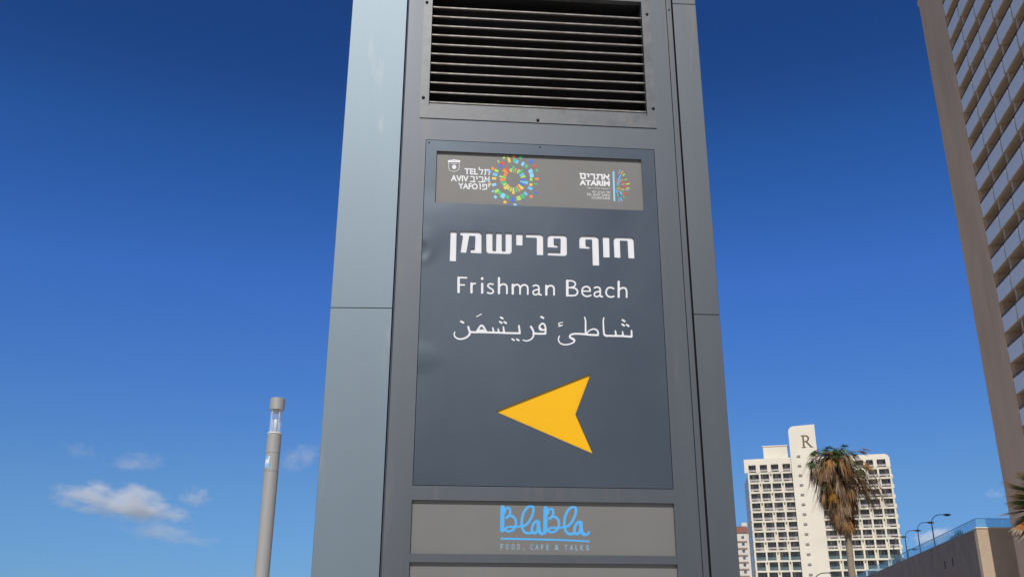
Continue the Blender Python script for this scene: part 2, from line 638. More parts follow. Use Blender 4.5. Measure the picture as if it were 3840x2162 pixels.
# side panels
ANG = radians(3.4)
for (za, zb) in ((0.121, 2.9775), (2.9805, 4.6885), (4.6915, ZTOP)):
    mb = MB()
    w = XJL - 0.001 - XL
    d = w * math.tan(ANG)
    mb.prism([(XL, 0.004 + d), (XJL - 0.001, 0.004), (XJL - 0.001, 0.11), (XL, 0.45)], za, zb)
    mb.build('side_panel', M['wing'], pillar, bevel=0.0015)
for (za, zb) in ((0.121, 2.9915), (2.9945, 4.6865), (4.6895, ZTOP)):
    mb = MB()
    mb.prism([(XGAP, 0.004), (XOR, 0.000), (XOR, 0.45), (XGAP, 0.11)], za, zb)
    mb.build('side_panel', M['body'], pillar, bevel=0.0015)

# vent grille
vent = MB()
holed_sheet(vent, GX0, GX1, GZ0, GZ1, [(VX0, VX1, VZ0, VZ1)], -0.004, 0.030)
for a, b, c, d in ((GX0, GX0, GZ0, GZ1), (GX1, GX1, GZ0, GZ1)):
    vent.quad((a, -0.004, c), (a, -0.0005, c), (a, -0.0005, d), (a, -0.004, d))
vent.quad((GX0, -0.004, GZ0), (GX0, -0.0005, GZ0), (GX1, -0.0005, GZ0), (GX1, -0.004, GZ0))
vent.quad((GX0, -0.004, GZ1), (GX1, -0.004, GZ1), (GX1, -0.0005, GZ1), (GX0, -0.0005, GZ1))
grille = vent.build('vent_grille', M['flange'], pillar)
mb = MB()
a, b, c, d = VX0, VX1, VZ0, VZ1
y0, y1 = 0.031, 0.142
mb.quad((a, y1, c), (b, y1, c), (b, y1, d), (a, y1, d))
mb.quad((a, y0, d), (b, y0, d), (b, y1, d), (a, y1, d))
mb.quad((a, y0, c), (a, y1, c), (b, y1, c), (b, y0, c))
mb.quad((a, y0, c), (a, y0, d), (a, y1, d), (a, y1, c))
mb.quad((b, y0, c), (b, y1, c), (b, y1, d), (b, y0, d))
mb.build('duct', M['black'], grille)
mb = MB()      # bottom ledge inside the opening
mb.box(VX0 + .002, VX1 - .002, 0.002, 0.028, VZ0 + 0.001, VZ0 + 0.016)
mb.build('ledge', M['flange'], grille)
slat_me = None
NSL = 11
zs0 = P.hit(*zoom(1140, 0, 1.61)(1409, 642))[1]
zs1 = P.hit(*zoom(1140, 0, 1.61)(1404, 73))[1]
for k in range(NSL):
    z = zs0 + (zs1 - zs0) * k / (NSL - 1) - 0.006
    if z > VZ1 - 0.02:
        continue
    if slat_me is None:
        mb = MB()
        xa, xb = VX0 + 0.003, VX1 - 0.003
        prof = [(0.004, 0.0), (0.002, 0.002), (0.002, 0.0075), (0.004, 0.0095), (0.020, 0.0125), (0.062, 0.034), (0.062, 0.031), (0.020, 0.0095), (0.007, 0.0095), (0.007, 0.0)]
        n = len(prof)
        vs = [(xa, p[0], p[1]) for p in prof] + [(xb, p[0], p[1]) for p in prof]
        fs = [(i, (i + 1) % n, n + (i + 1) % n, n + i) for i in range(n)]
        mb.add(vs, fs)
        slat_me = mb.mesh('slat', M['slat'])
    o = bpy.data.objects.new('slat', slat_me)
    o.location = (0, 0, z)
    o.parent = grille
    C.objects.link(o)
# screws
mb = MB()
mb.lathe([(0.0, 0.006), (0.005, 0.006), (0.0078, 0.003), (0.0078, 0.0)], 14)
scr = mb.mesh('screw', M['screw'])
Z1 = zoom(1140, 0, 1.61)
for (sx, sy) in ((742, 18), (720, 592), (1411, 728), (2107, 658), (2069, 90)):
    u, z = P.hit(*Z1(sx, sy))
    o = bpy.data.objects.new('screw', scr)
    o.location = (u, -0.004, z)
    o.rotation_euler = (pi / 2, 0, 0)
    o.parent = grille
    C.objects.link(o)
for (sx, sy), sc_ in (((755, 860), .45), ((1425, 888), .45), ((2204, 58), .55)):
    u, z = P.hit(*Z1(sx, sy))
    o = bpy.data.objects.new('screw', scr)
    o.location = (u, 0.0 if sc_ < .5 else 0.003, z)
    o.rotation_euler = (pi / 2, 0, 0)
    o.scale = (sc_,) * 3
    o.parent = pillar
    C.objects.link(o)

# sign sheet with cut-out Hebrew letters and arrow
ZH = zoom(1640, 820, 3.22)
heb = [
    ([(157, 147), (233, 150), (224, 511), (146, 508)], []),
    ([(275, 149), (533, 156), (533, 416), (398, 410), (401, 358), (450, 360), (458, 208), (385, 204), (348, 409), (275, 405), (306, 200), (276, 196)], [1]),
    ([(588, 163), (666, 164), (666, 370), (706, 371), (711, 165), (777, 167), (779, 374), (822, 375), (822, 168), (899, 170), (898, 425), (590, 415)], [10, 11]),
    ([(950, 174), (1031, 177), (1028, 321), (951, 318)], []),
    ([(1067, 177), (1278, 183), (1279, 438), (1199, 435), (1200, 229), (1069, 224)], [1]),
    ([(1330, 188), (1563, 193), (1567, 449), (1331, 440), (1332, 394), (1485, 400), (1488, 238), (1405, 235), (1407, 302), (1454, 308), (1450, 348), (1329, 343)], [0, 1, 2]),
    ([(1712, 200), (1946, 208), (1956, 563), (1876, 561), (1868, 250), (1790, 248), (1792, 316), (1840, 321), (1837, 361), (1715, 355)], [0, 1]),
    ([(1996, 209), (2078, 212), (2083, 466), (2005, 464)], []),
    ([(2126, 215), (2370, 222), (2382, 478), (2307, 474), (2297, 265), (2205, 262), (2213, 470), (2139, 466)], [0, 1]),
]
hebp = []
for poly, mk in heb:
    pp = rnd(poly, mk, 42)
    hebp.append([P.hit(*ZH(*p)) for p in pp])
ZD = lambda x, y: (x * 1.4907, y * 1.4907)
arrow = [P.hit(*ZD(*p)) for p in ((1247, 1034), (1486, 940), (1448, 1040), (1492, 1140))]
outer = [(PX0, PZ0), (PX1, PZ0), (PX1, PZ1), (PX0, PZ1)]
lhole = [(LX0, LZ0), (LX1, LZ0), (LX1, LZ1), (LX0, LZ1)]
sheet = cap_fill('sign_sheet', outer, [lhole] + hebp + [arrow], 0.0006, 0.0066, M['panel'], pillar)


def grow(poly, d):
    c = sum((Vector(p) for p in poly), Vector((0, 0))) / len(poly)
    return [(x, z) for x, z in poly]


x0 = min(p[0] for q in hebp for p in q) - .02; x1 = max(p[0] for q in hebp for p in q) + .02
z0 = min(p[1] for q in hebp for p in q) - .02; z1 = max(p[1] for q in hebp for p in q) + .02
mb = MB(); mb.box(x0, x1, 0.0070, 0.0095, z0, z1)
mb.build('lettering', M['white'], sheet)
xs = [p[0] for p in arrow]; zs = [p[1] for p in arrow]
mb = MB(); mb.box(min(xs) - .02, max(xs) + .02, 0.0070, 0.0095, min(zs) - .02, max(zs) + .02)
mb.build('arrow', M['yellow'], sheet)
mb = MB(); mb.box(LX0 - .012, LX1 + .012, 0.0125, 0.0150, LZ0 - .012, LZ1 + .012)
logo_strip = mb.build('logo_strip', M['strip'], pillar)
mb = MB(); mb.box(BX0 - .004, BX1 + .004, 0.0145, 0.018, BZ0 - .004, BZ1 + .004)
cafe = mb.build('cafe_strip', M['strip'], pillar)
mb = MB(); mb.box(NX0 - .004, NX1 + .004, 0.0145, 0.018, NZ0 - .004, NZ1 + .004)
mb.build('blank_strip', M['strip'], pillar)

# English line
ZL = zoom(1500, 800, 2.417)
eng = []


def lat(pts, w, sm=True):
    eng.append(([(x, 722 + (x - 530) * 0.0306 - h) for x, h in pts], w * (.88 if w >= 23 else .74), sm))


lat([(531, 11), (531, 140)], 25, False); lat([(533, 142), (604, 142)], 19, False); lat([(531, 76), (584, 76)], 18, False)
lat([(648, 11), (648, 92)], 23, False); lat([(650, 66), (663, 90), (684, 93)], 18)
lat([(745, 11), (745, 92)], 23, False); lat([(745, 139)], 29, False)
lat([(843, 90), (820, 94), (800, 86), (798, 70), (815, 56), (836, 44), (846, 28), (838, 12), (818, 7), (793, 13)], 19)
for xo in (897, 1982):
    lat([(xo, 11), (xo, 148)], 23, False)
    lat([(xo, 66), (xo + 20, 88), (xo + 46, 95), (xo + 66, 84), (xo + 72, 60), (xo + 72, 11)], 21)
lat([(1022, 11), (1022, 92)], 23, False)
lat([(1024, 68), (1040, 88), (1062, 94), (1082, 84), (1088, 62), (1088, 11)], 21)
lat([(1090, 66), (1108, 88), (1130, 94), (1151, 84), (1158, 62), (1158, 11)], 21)
for xo in (0, 555):
    lat([(xo + 1207, 86), (xo + 1230, 94), (xo + 1252, 87), (xo + 1260, 68), (xo + 1261, 16), (xo + 1280, 8)], 19)
    lat([(xo + 1260, 58), (xo + 1235, 52), (xo + 1211, 42), (xo + 1206, 24), (xo + 1217, 9), (xo + 1238, 9), (xo + 1260, 24)], 18)
lat([(1326, 11), (1326, 92)], 23, False)
lat([(1328, 66), (1347, 88), (1370, 94), (1390, 84), (1396, 60), (1396, 11)], 21)
lat([(1516, 11), (1516, 142)], 26, False)
lat([(1516, 143), (1556, 143), (1582, 132), (1590, 112), (1576, 92), (1546, 82), (1516, 82)], 18)
lat([(1546, 82), (1588, 76), (1608, 54), (1606, 30), (1588, 14), (1556, 10), (1516, 10)], 20)
lat([(1652, 54), (1724, 54)], 16, False)
lat([(1724, 56), (1719, 80), (1702, 94), (1680, 94), (1657, 80), (1650, 52), (1658, 24), (1682, 9), (1708, 9), (1729, 18)], 19)
lat([(1937, 84), (1913, 94), (1887, 89), (1871, 68), (1869, 38), (1886, 15), (1912, 8), (1938, 15)], 20)
mb = MB()
stroke_mesh(mb, eng, ZL, -0.0002, 5.0)
mb.build('lettering', M['white'], sheet)

# Arabic line
ZA = zoom(1640, 1130, 3.22)
ar = [
    ([(374, 305), (384, 345), (396, 368)], 24), ([(396, 368), (385, 400), (350, 432), (300, 450), (250, 448), (215, 425), (203, 395), (210, 366)], [26, 14], True),
    ([(286, 240), (314, 254)], 24), ([(396, 364), (440, 370), (490, 369), (600, 371), (720, 374), (840, 379), (995, 382)], 23, True),
    ([(474, 182), (534, 150)], 11), ([(478, 360), (502, 320), (528, 289), (552, 298), (572, 330), (592, 362)], 22, True), ([(495, 352), (530, 352)], 28), ([(545, 345), (560, 362)], 24),
    ([(668, 316), (682, 368)], [16, 24]), ([(735, 330), (742, 370)], [16, 22]), ([(797, 305), (806, 372)], [16, 24]), ([(985, 292), (996, 378)], [20, 24]),
    ([(765, 190), (790, 204)], 22), ([(754, 244), (778, 258)], 22), ([(808, 246), (832, 260)], 22),
    ([(904, 452), (926, 466)], 20), ([(960, 454), (984, 468)], 20),
    ([(1130, 302), (1152, 340), (1164, 380), (1156, 425), (1125, 458), (1080, 474), (1034, 464)], [24, 13], True),
    ([(1160, 384), (1240, 388), (1306, 386)], 23, True), ([(1304, 384), (1308, 330), (1296, 282), (1272, 264), (1248, 278), (1232, 306), (1240, 336), (1268, 344), (1300, 338)], 20, True),
    ([(1238, 320), (1262, 340)], 26), ([(1254, 184), (1280, 198)], 23),
    ([(1474, 416), (1462, 452), (1478, 496), (1530, 519), (1590, 514), (1640, 494), (1658, 470), (1640, 446), (1608, 432), (1600, 414), (1622, 396), (1670, 388), (1760, 392), (1860, 402), (1940, 404)], [14, 24], True),
    ([(1600, 430), (1650, 462)], 24),
    ([(1514, 250), (1476, 258), (1462, 272), (1484, 286), (1512, 284)], 11, True), ([(1466, 300), (1510, 284)], 12),
    ([(1778, 188), (1790, 230), (1791, 390)], [14, 22]), ([(1796, 392), (1835, 350), (1885, 331), (1925, 344), (1942, 376), (1938, 404)], [14, 22], True),
    ([(2010, 194), (2004, 240), (2008, 340), (2016, 396), (2044, 414)], [14, 25], True), ([(2040, 412), (2140, 414), (2240, 416), (2340, 424)], 23, True),
    ([(2150, 352), (2158, 410)], [16, 24]), ([(2236, 362), (2243, 412)], [15, 22]), ([(2345, 350), (2346, 420)], [18, 24]),
    ([(2236, 222), (2262, 238)], 22), ([(2232, 274), (2256, 290)], 22), ([(2286, 280), (2310, 296)], 22),
]
mb = MB()
stroke_mesh(mb, ar, ZA, -0.0002, 6.0)
mb.build('lettering', M['white'], sheet)

# cafe strip lettering
ZB = zoom(1800, 1860, 5.367)
bl = []
for dx, dy in ((0, 0), (866, 18)):
    f = lambda L: [(x + dx, y + dy) for x, y in L]
    bl += [(f([(455, 215), (447, 680)]), 84), (f([(500, 320), (508, 262), (545, 232), (595, 240), (608, 300), (592, 365), (545, 420)]), 46, True),
           (f([(535, 425), (600, 385), (668, 405), (714, 465), (722, 560), (690, 640), (625, 692), (555, 700), (512, 668), (530, 625), (600, 608), (700, 608), (835, 600)]), [52, 40], True)]
    k = (dx * 0.988, dy * 0.9)
    f2 = lambda L: [(x + k[0], y + k[1]) for x, y in L]
    bl += [(f2([(835, 600), (930, 565), (1020, 450), (1070, 310), (1068, 215), (1010, 192), (935, 240), (870, 350), (840, 500), (850, 620), (890, 705), (950, 735), (1030, 728)]), 52, True),
           (f2([(1190, 515), (1145, 492), (1092, 525), (1050, 610), (1048, 690), (1082, 734), (1128, 722), (1165, 640), (1185, 525)]), 54, True),
           (f2([(1170, 520), (1180, 620), (1195, 700), (1235, 745)]), 74, True)]
bl += [([(1225, 738), (1280, 742), (1330, 705)], 46, True), ([(2085, 735), (2125, 772), (2165, 755), (2190, 715)], 44, True)]
bl += [([(430, 845), (1100, 860), (1700, 875), (2195, 902)], [40, 34], True)]
mb = MB()
stroke_mesh(mb, bl, ZB, 0.0141, 9.0)
mb.build('lettering', M['cyan'], cafe)
mb = MB()
for ch, x, w in (('F', 440, 50), ('O', 548, 56), ('O', 663, 56), ('D', 778, 54), (',', 876, 22), ('C', 1042, 54), ('A', 1146, 70), ('F', 1252, 48), ('E', 1360, 48), ('&', 1545, 82), ('T', 1732, 56), ('A', 1840, 68), ('L', 1946, 46), ('K', 2052, 60), ('S', 2166, 56)):
    yb = 1060 + (x - 440) * 0.0125
    h = 108 if ch != ',' else 40
    yb += 0 if ch != ',' else 20
    font_mesh(mb, ch, [(x - w / 2, yb - h), (x + w / 2, yb - h), (x + w / 2, yb), (x - w / 2, yb)], ZB, 0.0141, 0.02)
mb.build('lettering', M['dimblue'], cafe)

# logo strip: city logo
ZC = zoom(1640, 560, 6.133)
mb = MB()
YL = 0.0121


def line(text, xa, xb, yt, yb_, sl=0.045, b=0.03, mapping=ZC, y=YL, target=mb):
    font_mesh(target, text, [(xa, yt), (xb, yt + (xb - xa) * sl), (xb, yb_ + (xb - xa) * sl), (xa, yb_)], mapping, y, b)


line('TEL', 625, 935, 432, 570)
line('AVIV', 310, 720, 590, 730)
line('YAFO', 480, 930, 768, 905)
hs = [[(1085, 468), (1192, 472), (1192, 582)], [(1110, 472), (1106, 568), (1082, 578)], [(962, 418), (966, 466), (1046, 474), (1040, 500), (1008, 575)],
      [(768, 628), (838, 632), (846, 655), (846, 735)], [(756, 740), (868, 744)], [(893, 632), (914, 640), (912, 684)], [(958, 634), (1036, 638), (1044, 660), (1044, 742)], [(950, 746), (1068, 750)],
      [(1092, 630), (1196, 750)], [(1192, 632), (1186, 668), (1152, 690)], [(1116, 662), (1096, 696), (1092, 748)],
      [(968, 796), (988, 804), (986, 912)], [(1078, 856), (1046, 852), (1046, 808), (1122, 810), (1134, 834), (1132, 912), (1044, 918)], [(1168, 802), (1190, 812), (1186, 856)]]
stroke_mesh(mb, [(h_, 25) for h_ in hs], ZC, YL, 5.0)
crest = [([(262, 300), (262, 430), (285, 480), (385, 515), (480, 480), (503, 430), (503, 300)], 10), ([(255, 262), (385, 250), (515, 262)], 26), ([(255, 285), (515, 285)], 26), ([(355, 250), (385, 232), (415, 250)], 16), ([(388, 405)], 96), ([(325, 330), (450, 330)], 10)]
stroke_mesh(mb, crest, ZC, YL, 7.0)
mb.build('lettering', M['white'], logo_strip)
R = random.Random(4)
PAL = [(0.15, 0.55, 0.95), (0.04, 0.17, 0.75), (0.06, 0.55, 0.20), (0.40, 0.75, 0.12), (0.85, 0.60, 0.10), (0.85, 0.28, 0.05), (0.75, 0.06, 0.05), (0.25, 0.65, 0.90)]
mb = MB()


def sector(cx, cy, r0, r1, a0, a1, b0, b1, col, mapping, y=YL):
    vs = []
    for r, a in ((r0, a0), (r0, a1), (r1, b1), (r1, b0)):
        u, z = P.hit(*mapping(cx + r * cos(a), cy + r * sin(a)), y)
        vs.append((u, y, z))
    mb.add(vs, [(0, 1, 2, 3)], 0, col)


n1 = 24
for k in range(n1):
    a = 2 * pi * k / n1 + R.uniform(-.03, .03)
    w = R.uniform(.075, .135)
    sector(1745, 695, R.uniform(160, 185), R.uniform(250, 350), a - w * .8, a + w * .8, a - w, a + w, PAL[R.randrange(8)], ZC)
n2 = 24
for k in range(n2):
    a = 2 * pi * k / n2 + R.uniform(-.08, .08)
    r = R.uniform(375, 410)
    w = R.uniform(.065, .12)
    dr = R.uniform(60, 120)
    sector(1745, 695, r, r + dr, a - w, a + w, a - w, a + w * R.uniform(.6, 1), PAL[R.randrange(8)], ZC)
n3 = 22
for k in range(n3):
    a = 2 * pi * k / n3 + R.uniform(-.12, .12)
    r = R.uniform(490, 590)
    w = R.uniform(.025, .065)
    sector(1745, 695, r * .97, r + R.uniform(35, 75), a - w, a + w, a - w, a + w, PAL[R.randrange(8)], ZC)
mb.build('city_logo', M['print'], logo_strip)
# logo strip: coast company logo
ZT = zoom(2100, 580, 6.592)
mb = MB()
hs = [[(496, 468), (618, 476), (622, 584), (522, 580), (516, 482)], [(672, 480), (712, 488), (706, 545)], [(762, 484), (846, 490), (852, 608)], [(912, 492), (1040, 498), (1044, 606)], [(942, 500), (936, 586), (904, 596)],
      [(1086, 492), (1212, 612)], [(1206, 496), (1200, 540), (1160, 558)], [(1112, 524), (1088, 562), (1086, 604)]]
stroke_mesh(mb, [(h_, 36) for h_ in hs], ZT, YL, 6.0)
font_mesh(mb, 'ATARIM', [(482, 620), (1232, 648), (1232, 780), (482, 752)], ZT, YL, 0.045)
for t, xa, yt in (('\u05dc\u05e9 \u05e3\u05d5\u05d7\u05d4 \u05ea\u05e2\u05d5\u05e6\u05e8', 670, 795), ('\u05d5\u05e4\u05d9-\u05d1\u05d9\u05d1\u05d0 \u05dc\u05ea', 800, 880), ('TEL AVIV YAFO', 655, 950), ('COASTLINE', 785, 1030)):
    font_mesh(mb, t, [(xa, yt), (1240, yt + (1240 - xa) * .04), (1240, yt + 58 + (1240 - xa) * .04), (xa, yt + 58)], ZT, YL, 0.0)
mb.build('lettering', M['white'], logo_strip)
mb = MB()
stroke_mesh(mb, [([(1322, 430), (1332, 790), (1345, 1135)], 44)], ZT, YL, 9.0, 0, (0.25, 0.65, 0.92))
for n_, ra, rb in ((10, 55, 190), (13, 175, 320), (15, 300, 440)):
    for k in range(n_):
        a = -1.38 + 2.72 * (k + .5) / n_ + R.uniform(-.05, .05)
        w = 1.25 / n_ * R.uniform(.35, .85)
        sq = 1.0 if abs(a) > .9 else .86
        r0 = (ra + R.uniform(0, 30)) * sq
        r1 = (rb - R.uniform(0, 50)) * sq
        if R.random() < .9:
            sector(1352, 780, r0, r1, a - w * .6, a + w * .6, a - w * .8, a + w * .8, PAL[R.randrange(8)], ZT)
mb.build('company_logo', M['print'], logo_strip)


# ------------------------------------------------------------------ ground and sea
M['paving'] = mat('promenade_paving', (0.50, 0.45, 0.38), 0.85, 0, 0.15, 0.5, bump=0.1)
M['asphalt'] = mat('asphalt', (0.05, 0.05, 0.052), 0.9, 0, 0.2, 1.5)
M['sea'] = mat('sea_water', (0.02, 0.07, 0.10), 0.12, 0, 0.2, 0.05, bump=0.3, bscale=0.6)
M['sand'] = mat('beach_sand', (0.56, 0.48, 0.36), 0.95, 0, 0.1, 0.4)


def sheet_obj(name, x0, x1, y0, y1, z, m_):
    mb = MB()
    mb.quad((x0, y0, z), (x1, y0, z), (x1, y1, z), (x0, y1, z))
    return tag(mb.build(name, m_), kind='structure')


sheet_obj('ground', -15000, 15000, -15000, 15000, -0.012, M['sand'])
sheet_obj('promenade', -14, 12, -120, 600, -0.004, M['paving'])
mb = MB(); mb.box(12, 12.3, -120, 600, -0.01, 0.12)
tag(mb.build('kerb', M['paving']), kind='structure')
sheet_obj('road', 12.3, 24, -120, 600, -0.004, M['asphalt'])
sheet_obj('pavement', 24, 60, -120, 600, -0.005, M['paving'])
sheet_obj('sea', -15000, -140, -15000, 15000, -0.008, M['sea'])

# ------------------------------------------------------------------ lamp column on the left
M['post'] = mat('grey_beige_paint', (0.375, 0.368, 0.355), 0.5, 0.1, 0.05, 5, (4, 4, 0.6))
M['ring'] = mat('pale_ring', (0.75, 0.73, 0.68), 0.4)
M['lglass'] = glass_mat('lamp_glass', (0.86, 0.92, 0.97), 0.16)
M['tubew'] = mat('lamp_tube_white', (0.8, 0.82, 0.84), 0.3)
M['stick_b'] = mat('sticker_blue', (0.25, 0.52, 0.80), 0.5)
M['stick_w'] = mat('sticker_white', (0.85, 0.85, 0.85), 0.5)
LY = 15.0
LP = Frame(0, LY, 0)
lx = LP.hit(1040, 1515)[0]
lz = lambda py, px: LP.hit(px, py)[1]
ztop, zcap, zgl, zt1, zt2 = lz(1494, 1043), lz(1537, 1041), lz(1622, 1030), lz(1700, 1024), lz(1768, 1017)
lr = 0.112
lamp = empty('column_lamp', (lx, LY, 0), radians(20), 'grey column street lamp with a clear glass lantern, left of the sign pillar', 'street lamp')
mb = MB()
for prof_ in ([(0, 0), (lr * 1.6, 0)], [(lr * 1.6, 0), (lr * 1.6, .03)], [(lr * 1.6, .03), (lr, .031)], [(lr, .031), (lr, zt2 - .006)], [(lr, zt2 - .006), (lr * .96, zt2 - .0055)], [(lr * .96, zt2 - .0055), (lr * .96, zt2 + .0055)],
              [(lr * .96, zt2 + .0055), (lr, zt2 + .006)], [(lr, zt2 + .006), (lr, zt1 - .006)], [(lr, zt1 - .006), (lr * .96, zt1 - .0055)], [(lr * .96, zt1 - .0055), (lr * .96, zt1 + .0055)], [(lr * .96, zt1 + .0055), (lr, zt1 + .006)],
              [(lr, zt1 + .006), (lr, zgl - .032)], [(lr, zgl - .032), (0, zgl - .03)]):
    mb.lathe(prof_, 40)
mb.build('pole', M['post'], lamp)
mb = MB(); mb.lathe([(0, zgl - .028), (lr * .99, zgl - .028), (lr * 1.0, zgl - .008), (lr * .97, zgl), (0, zgl)], 40)
mb.build('collar', M['ring'], lamp)
mb = MB(); mb.lathe([(lr * .90, zgl + .001), (lr * .90, zcap + .03)], 40)
mb.build('lantern_glass', M['lglass'], lamp)
for k in range(4):
    a = k * pi / 2 + .5
    mb = MB(); mb.tube([(cos(a) * lr * .74, sin(a) * lr * .74, zgl), (cos(a) * lr * .74, sin(a) * lr * .74, zcap + .03)], .006, 8)
    mb.build('rod', M['tubew'], lamp)
mb = MB(); mb.lathe([(0, zgl), (.03, zgl), (.03, zgl + .2), (.018, zgl + .22), (0, zgl + .22)], 20)
mb.build('bulb', M['tubew'], lamp)
mb = MB(); mb.lathe([(0, zcap - .005), (.03, zcap - .04), (.05, zcap - .045), (.06, zcap)], 20)
mb.build('reflector', M['flange'], lamp)
mb = MB()
for prof_ in ([(0, zcap), (lr * 1.05, zcap)], [(lr * 1.05, zcap), (lr * 1.05, ztop - .008)], [(lr * 1.05, ztop - .008), (lr * 1.0, ztop), (0, ztop)]):
    mb.lathe(prof_, 40)
mb.build('cap', M['post'], lamp)
# sticker on the pole, facing left of the camera
zs0_, zs1_ = lz(1756, 1004), lz(1712, 1010)
mb = MB()
a_mid = atan2(-1, -.62) - radians(20)


def patch(mb, rr, a0, a1, z0, z1, mi):
    n = 6
    vs = []
    for i in range(n + 1):
        a = a0 + (a1 - a0) * i / n
        vs += [(rr * cos(a), rr * sin(a), z0), (rr * cos(a), rr * sin(a), z1)]
    mb.add(vs, [(2 * i, 2 * i + 2, 2 * i + 3, 2 * i + 1) for i in range(n)], mi)


h = zs1_ - zs0_
patch(mb, lr * 1.006, a_mid - .36, a_mid + .42, zs0_, zs1_, 0)
patch(mb, lr * 1.016, a_mid - .30, a_mid + .36, zs0_ + h * .42, zs0_ + h * .72, 1)
patch(mb, lr * 1.016, a_mid - .05, a_mid + .16, zs0_ + h * .3, zs0_ + h * .42, 1)
patch(mb, lr * 1.016, a_mid - .30, a_mid - .18, zs0_ + h * .08, zs0_ + h * .42, 1)
patch(mb, lr * 1.016, a_mid + .24, a_mid + .42, zs0_ + h * .72, zs0_ + h * .95, 1)
mb.build('sticker', [M['stick_b'], M['stick_w']], lamp)

# ------------------------------------------------------------------ white hotel
M['cream'] = mat('cream_render', (0.76, 0.705, 0.60), 0.85, 0, 0.05, 0.15, bump=0.05)
M['cream2'] = mat('cream_concrete_grid', (0.74, 0.69, 0.57), 0.85, 0, 0.08, 0.5)
M['wglass'] = mat('hotel_window_glass', (0.10, 0.125, 0.165), 0.12, 0, 0.5, 0.6, spec=0.6)
M['wframe'] = mat('window_frame_pale', (0.5, 0.5, 0.5), 0.5)
M['curtain'] = mat('net_curtain', (0.55, 0.55, 0.53), 0.9, 0, 0.2, 2)
M['hood'] = mat('vent_hood_grey', (0.20, 0.185, 0.165), 0.7)
M['rail'] = mat('balcony_rail_panel', (0.42, 0.385, 0.37), 0.5, 0, 0.15, 1)
M['railg'] = mat('balcony_rail_glass', (0.10, 0.15, 0.17), 0.12, 0, 0.2, 1)
M['furn'] = mat('balcony_furniture', (0.16, 0.09, 0.075), 0.7)
M['furnw'] = mat('balcony_furniture_white', (0.6, 0.6, 0.6), 0.7)
M['letter'] = mat('bronze_letter', (0.13, 0.075, 0.055), 0.6)
HF = Frame(0.25 * 310, 310, radians(-17))
hotel = empty('hotel_tower', HF.o, HF.yaw, 'cream hotel tower with a balcony grid and a tall slab marked R', 'building')
FL = 3.055
ZB0 = 22.3
zl = [ZB0 + FL * k for k in range(-7, 11)]           # slab levels
ztopl = zl[-1]                                        # underside of the top storey
Z57 = 57.5
cols_l = [-0.30 + 3.50 * k for k in range(5)]         # bay lines left wing
cols_l[4] = 13.5
cols_r = [21.9, 25.35, 28.85, 32.35, 35.85, 39.35, 42.9]
mb = MB()
mb.box(-0.35, 13.4, 1.75, 16, 0, Z57 - .05)
mb.box(21.8, 43.0, 1.75, 16, 0, Z57 - .4)
mb.build('core_wall', M['cream2'], hotel)
mb = MB()
for z in zl:
    mb.box(-0.5, 13.41, 0.0, 1.749, z - .30, z + .24)
    mb.box(21.79, 43.05, 0.0, 1.749, z - .30, z + .24)
wins = []
for cols in (cols_l, cols_r):
    for i in range(len(cols)):
        for k in range(len(zl) - 1):
            dbl = (i + k) % 2 == 0
            x = cols[i]
            za, zb = zl[k] + .24, zl[k + 1] - .30
            edge = (cols is cols_l and i == len(cols) - 1) or (cols is cols_r and i == 0)
            if edge:
                continue
            if dbl and 0 < i < len(cols) - 1:
                mb.box(x - .58, x - .24, .03, 1.747, za, zb)
                mb.box(x + .24, x + .60, .03, 1.747, za, zb)
                mb.box(x - .24, x + .24, .7, 1.747, za, zb)
            else:
                mb.box(x - .27, x + .27, .03, 1.747, za, zb)
    for k in range(len(zl) - 1):
        for i in range(len(cols) - 1):
            l_, r_ = cols[i], cols[i + 1]
            dl = .60 if ((i + k) % 2 == 0 and 0 < i) else .27
            dr = .58 if ((i + 1 + k) % 2 == 0 and i + 1 < len(cols) - 1) else .27
            if cols is cols_l and i == len(cols) - 2:
                dr = .09
            if cols is cols_r and i == 0:
                dl = .0
            wins.append((l_ + dl, r_ - dr, zl[k] + .24, zl[k + 1] - .30, cols is cols_l, i, k))
mb.build('balcony_grid', M['cream2'], hotel)
# top storey: parapet band over recessed windows
mb = MB()


def band(x0, x1, wl, roundr, x_over=0.0):
    za, zb = ztopl + .24, ztopl + .24 + 2.45
    xs = [x0]
    for a, b in wl:
        xs += [a, b]
    xs.append(x1)
    for i in range(0, len(xs), 2):
        mb.box(xs[i], xs[i + 1], -.12, 1.748, za - .02, zb + .02)
    out = [(x0, zb + .02), (x1, zb + .02)]
    if roundr:
        out += [(x1, Z57 - 1.6)] + [(x1 - 1.6 + 1.6 * cos(a), Z57 - 1.9 + 1.6 * sin(a)) for a in [radians(15 * j) for j in range(1, 7)]] + [(x0, Z57 - .3)]
    else:
        out += [(x1, Z57), (x0, Z57)]
    mb.prism_y(out[::-1], -.12, 1.748)
    for a, b in wl:
        wins.append((a, b, za, zb, x0 < 10, 9, 99))


band(-1.45, 13.41, [(-.15, 2.2), (3.45, 5.75), (6.95, 9.3), (10.6, 13.0)], False)
band(21.79, 43.2, [(22.6, 24.9), (25.9, 28.3), (29.3, 31.8), (32.8, 35.3), (36.1, 38.2), (39.3, 41.9)], True)
for (x, wd) in ((6.1, 1.1), (9.3, 1.1)):
    mb.box(x, x + .9, .3, 1.2, Z57 - .01, Z57 + .35)
mb.build('parapet', M['cream'], hotel)
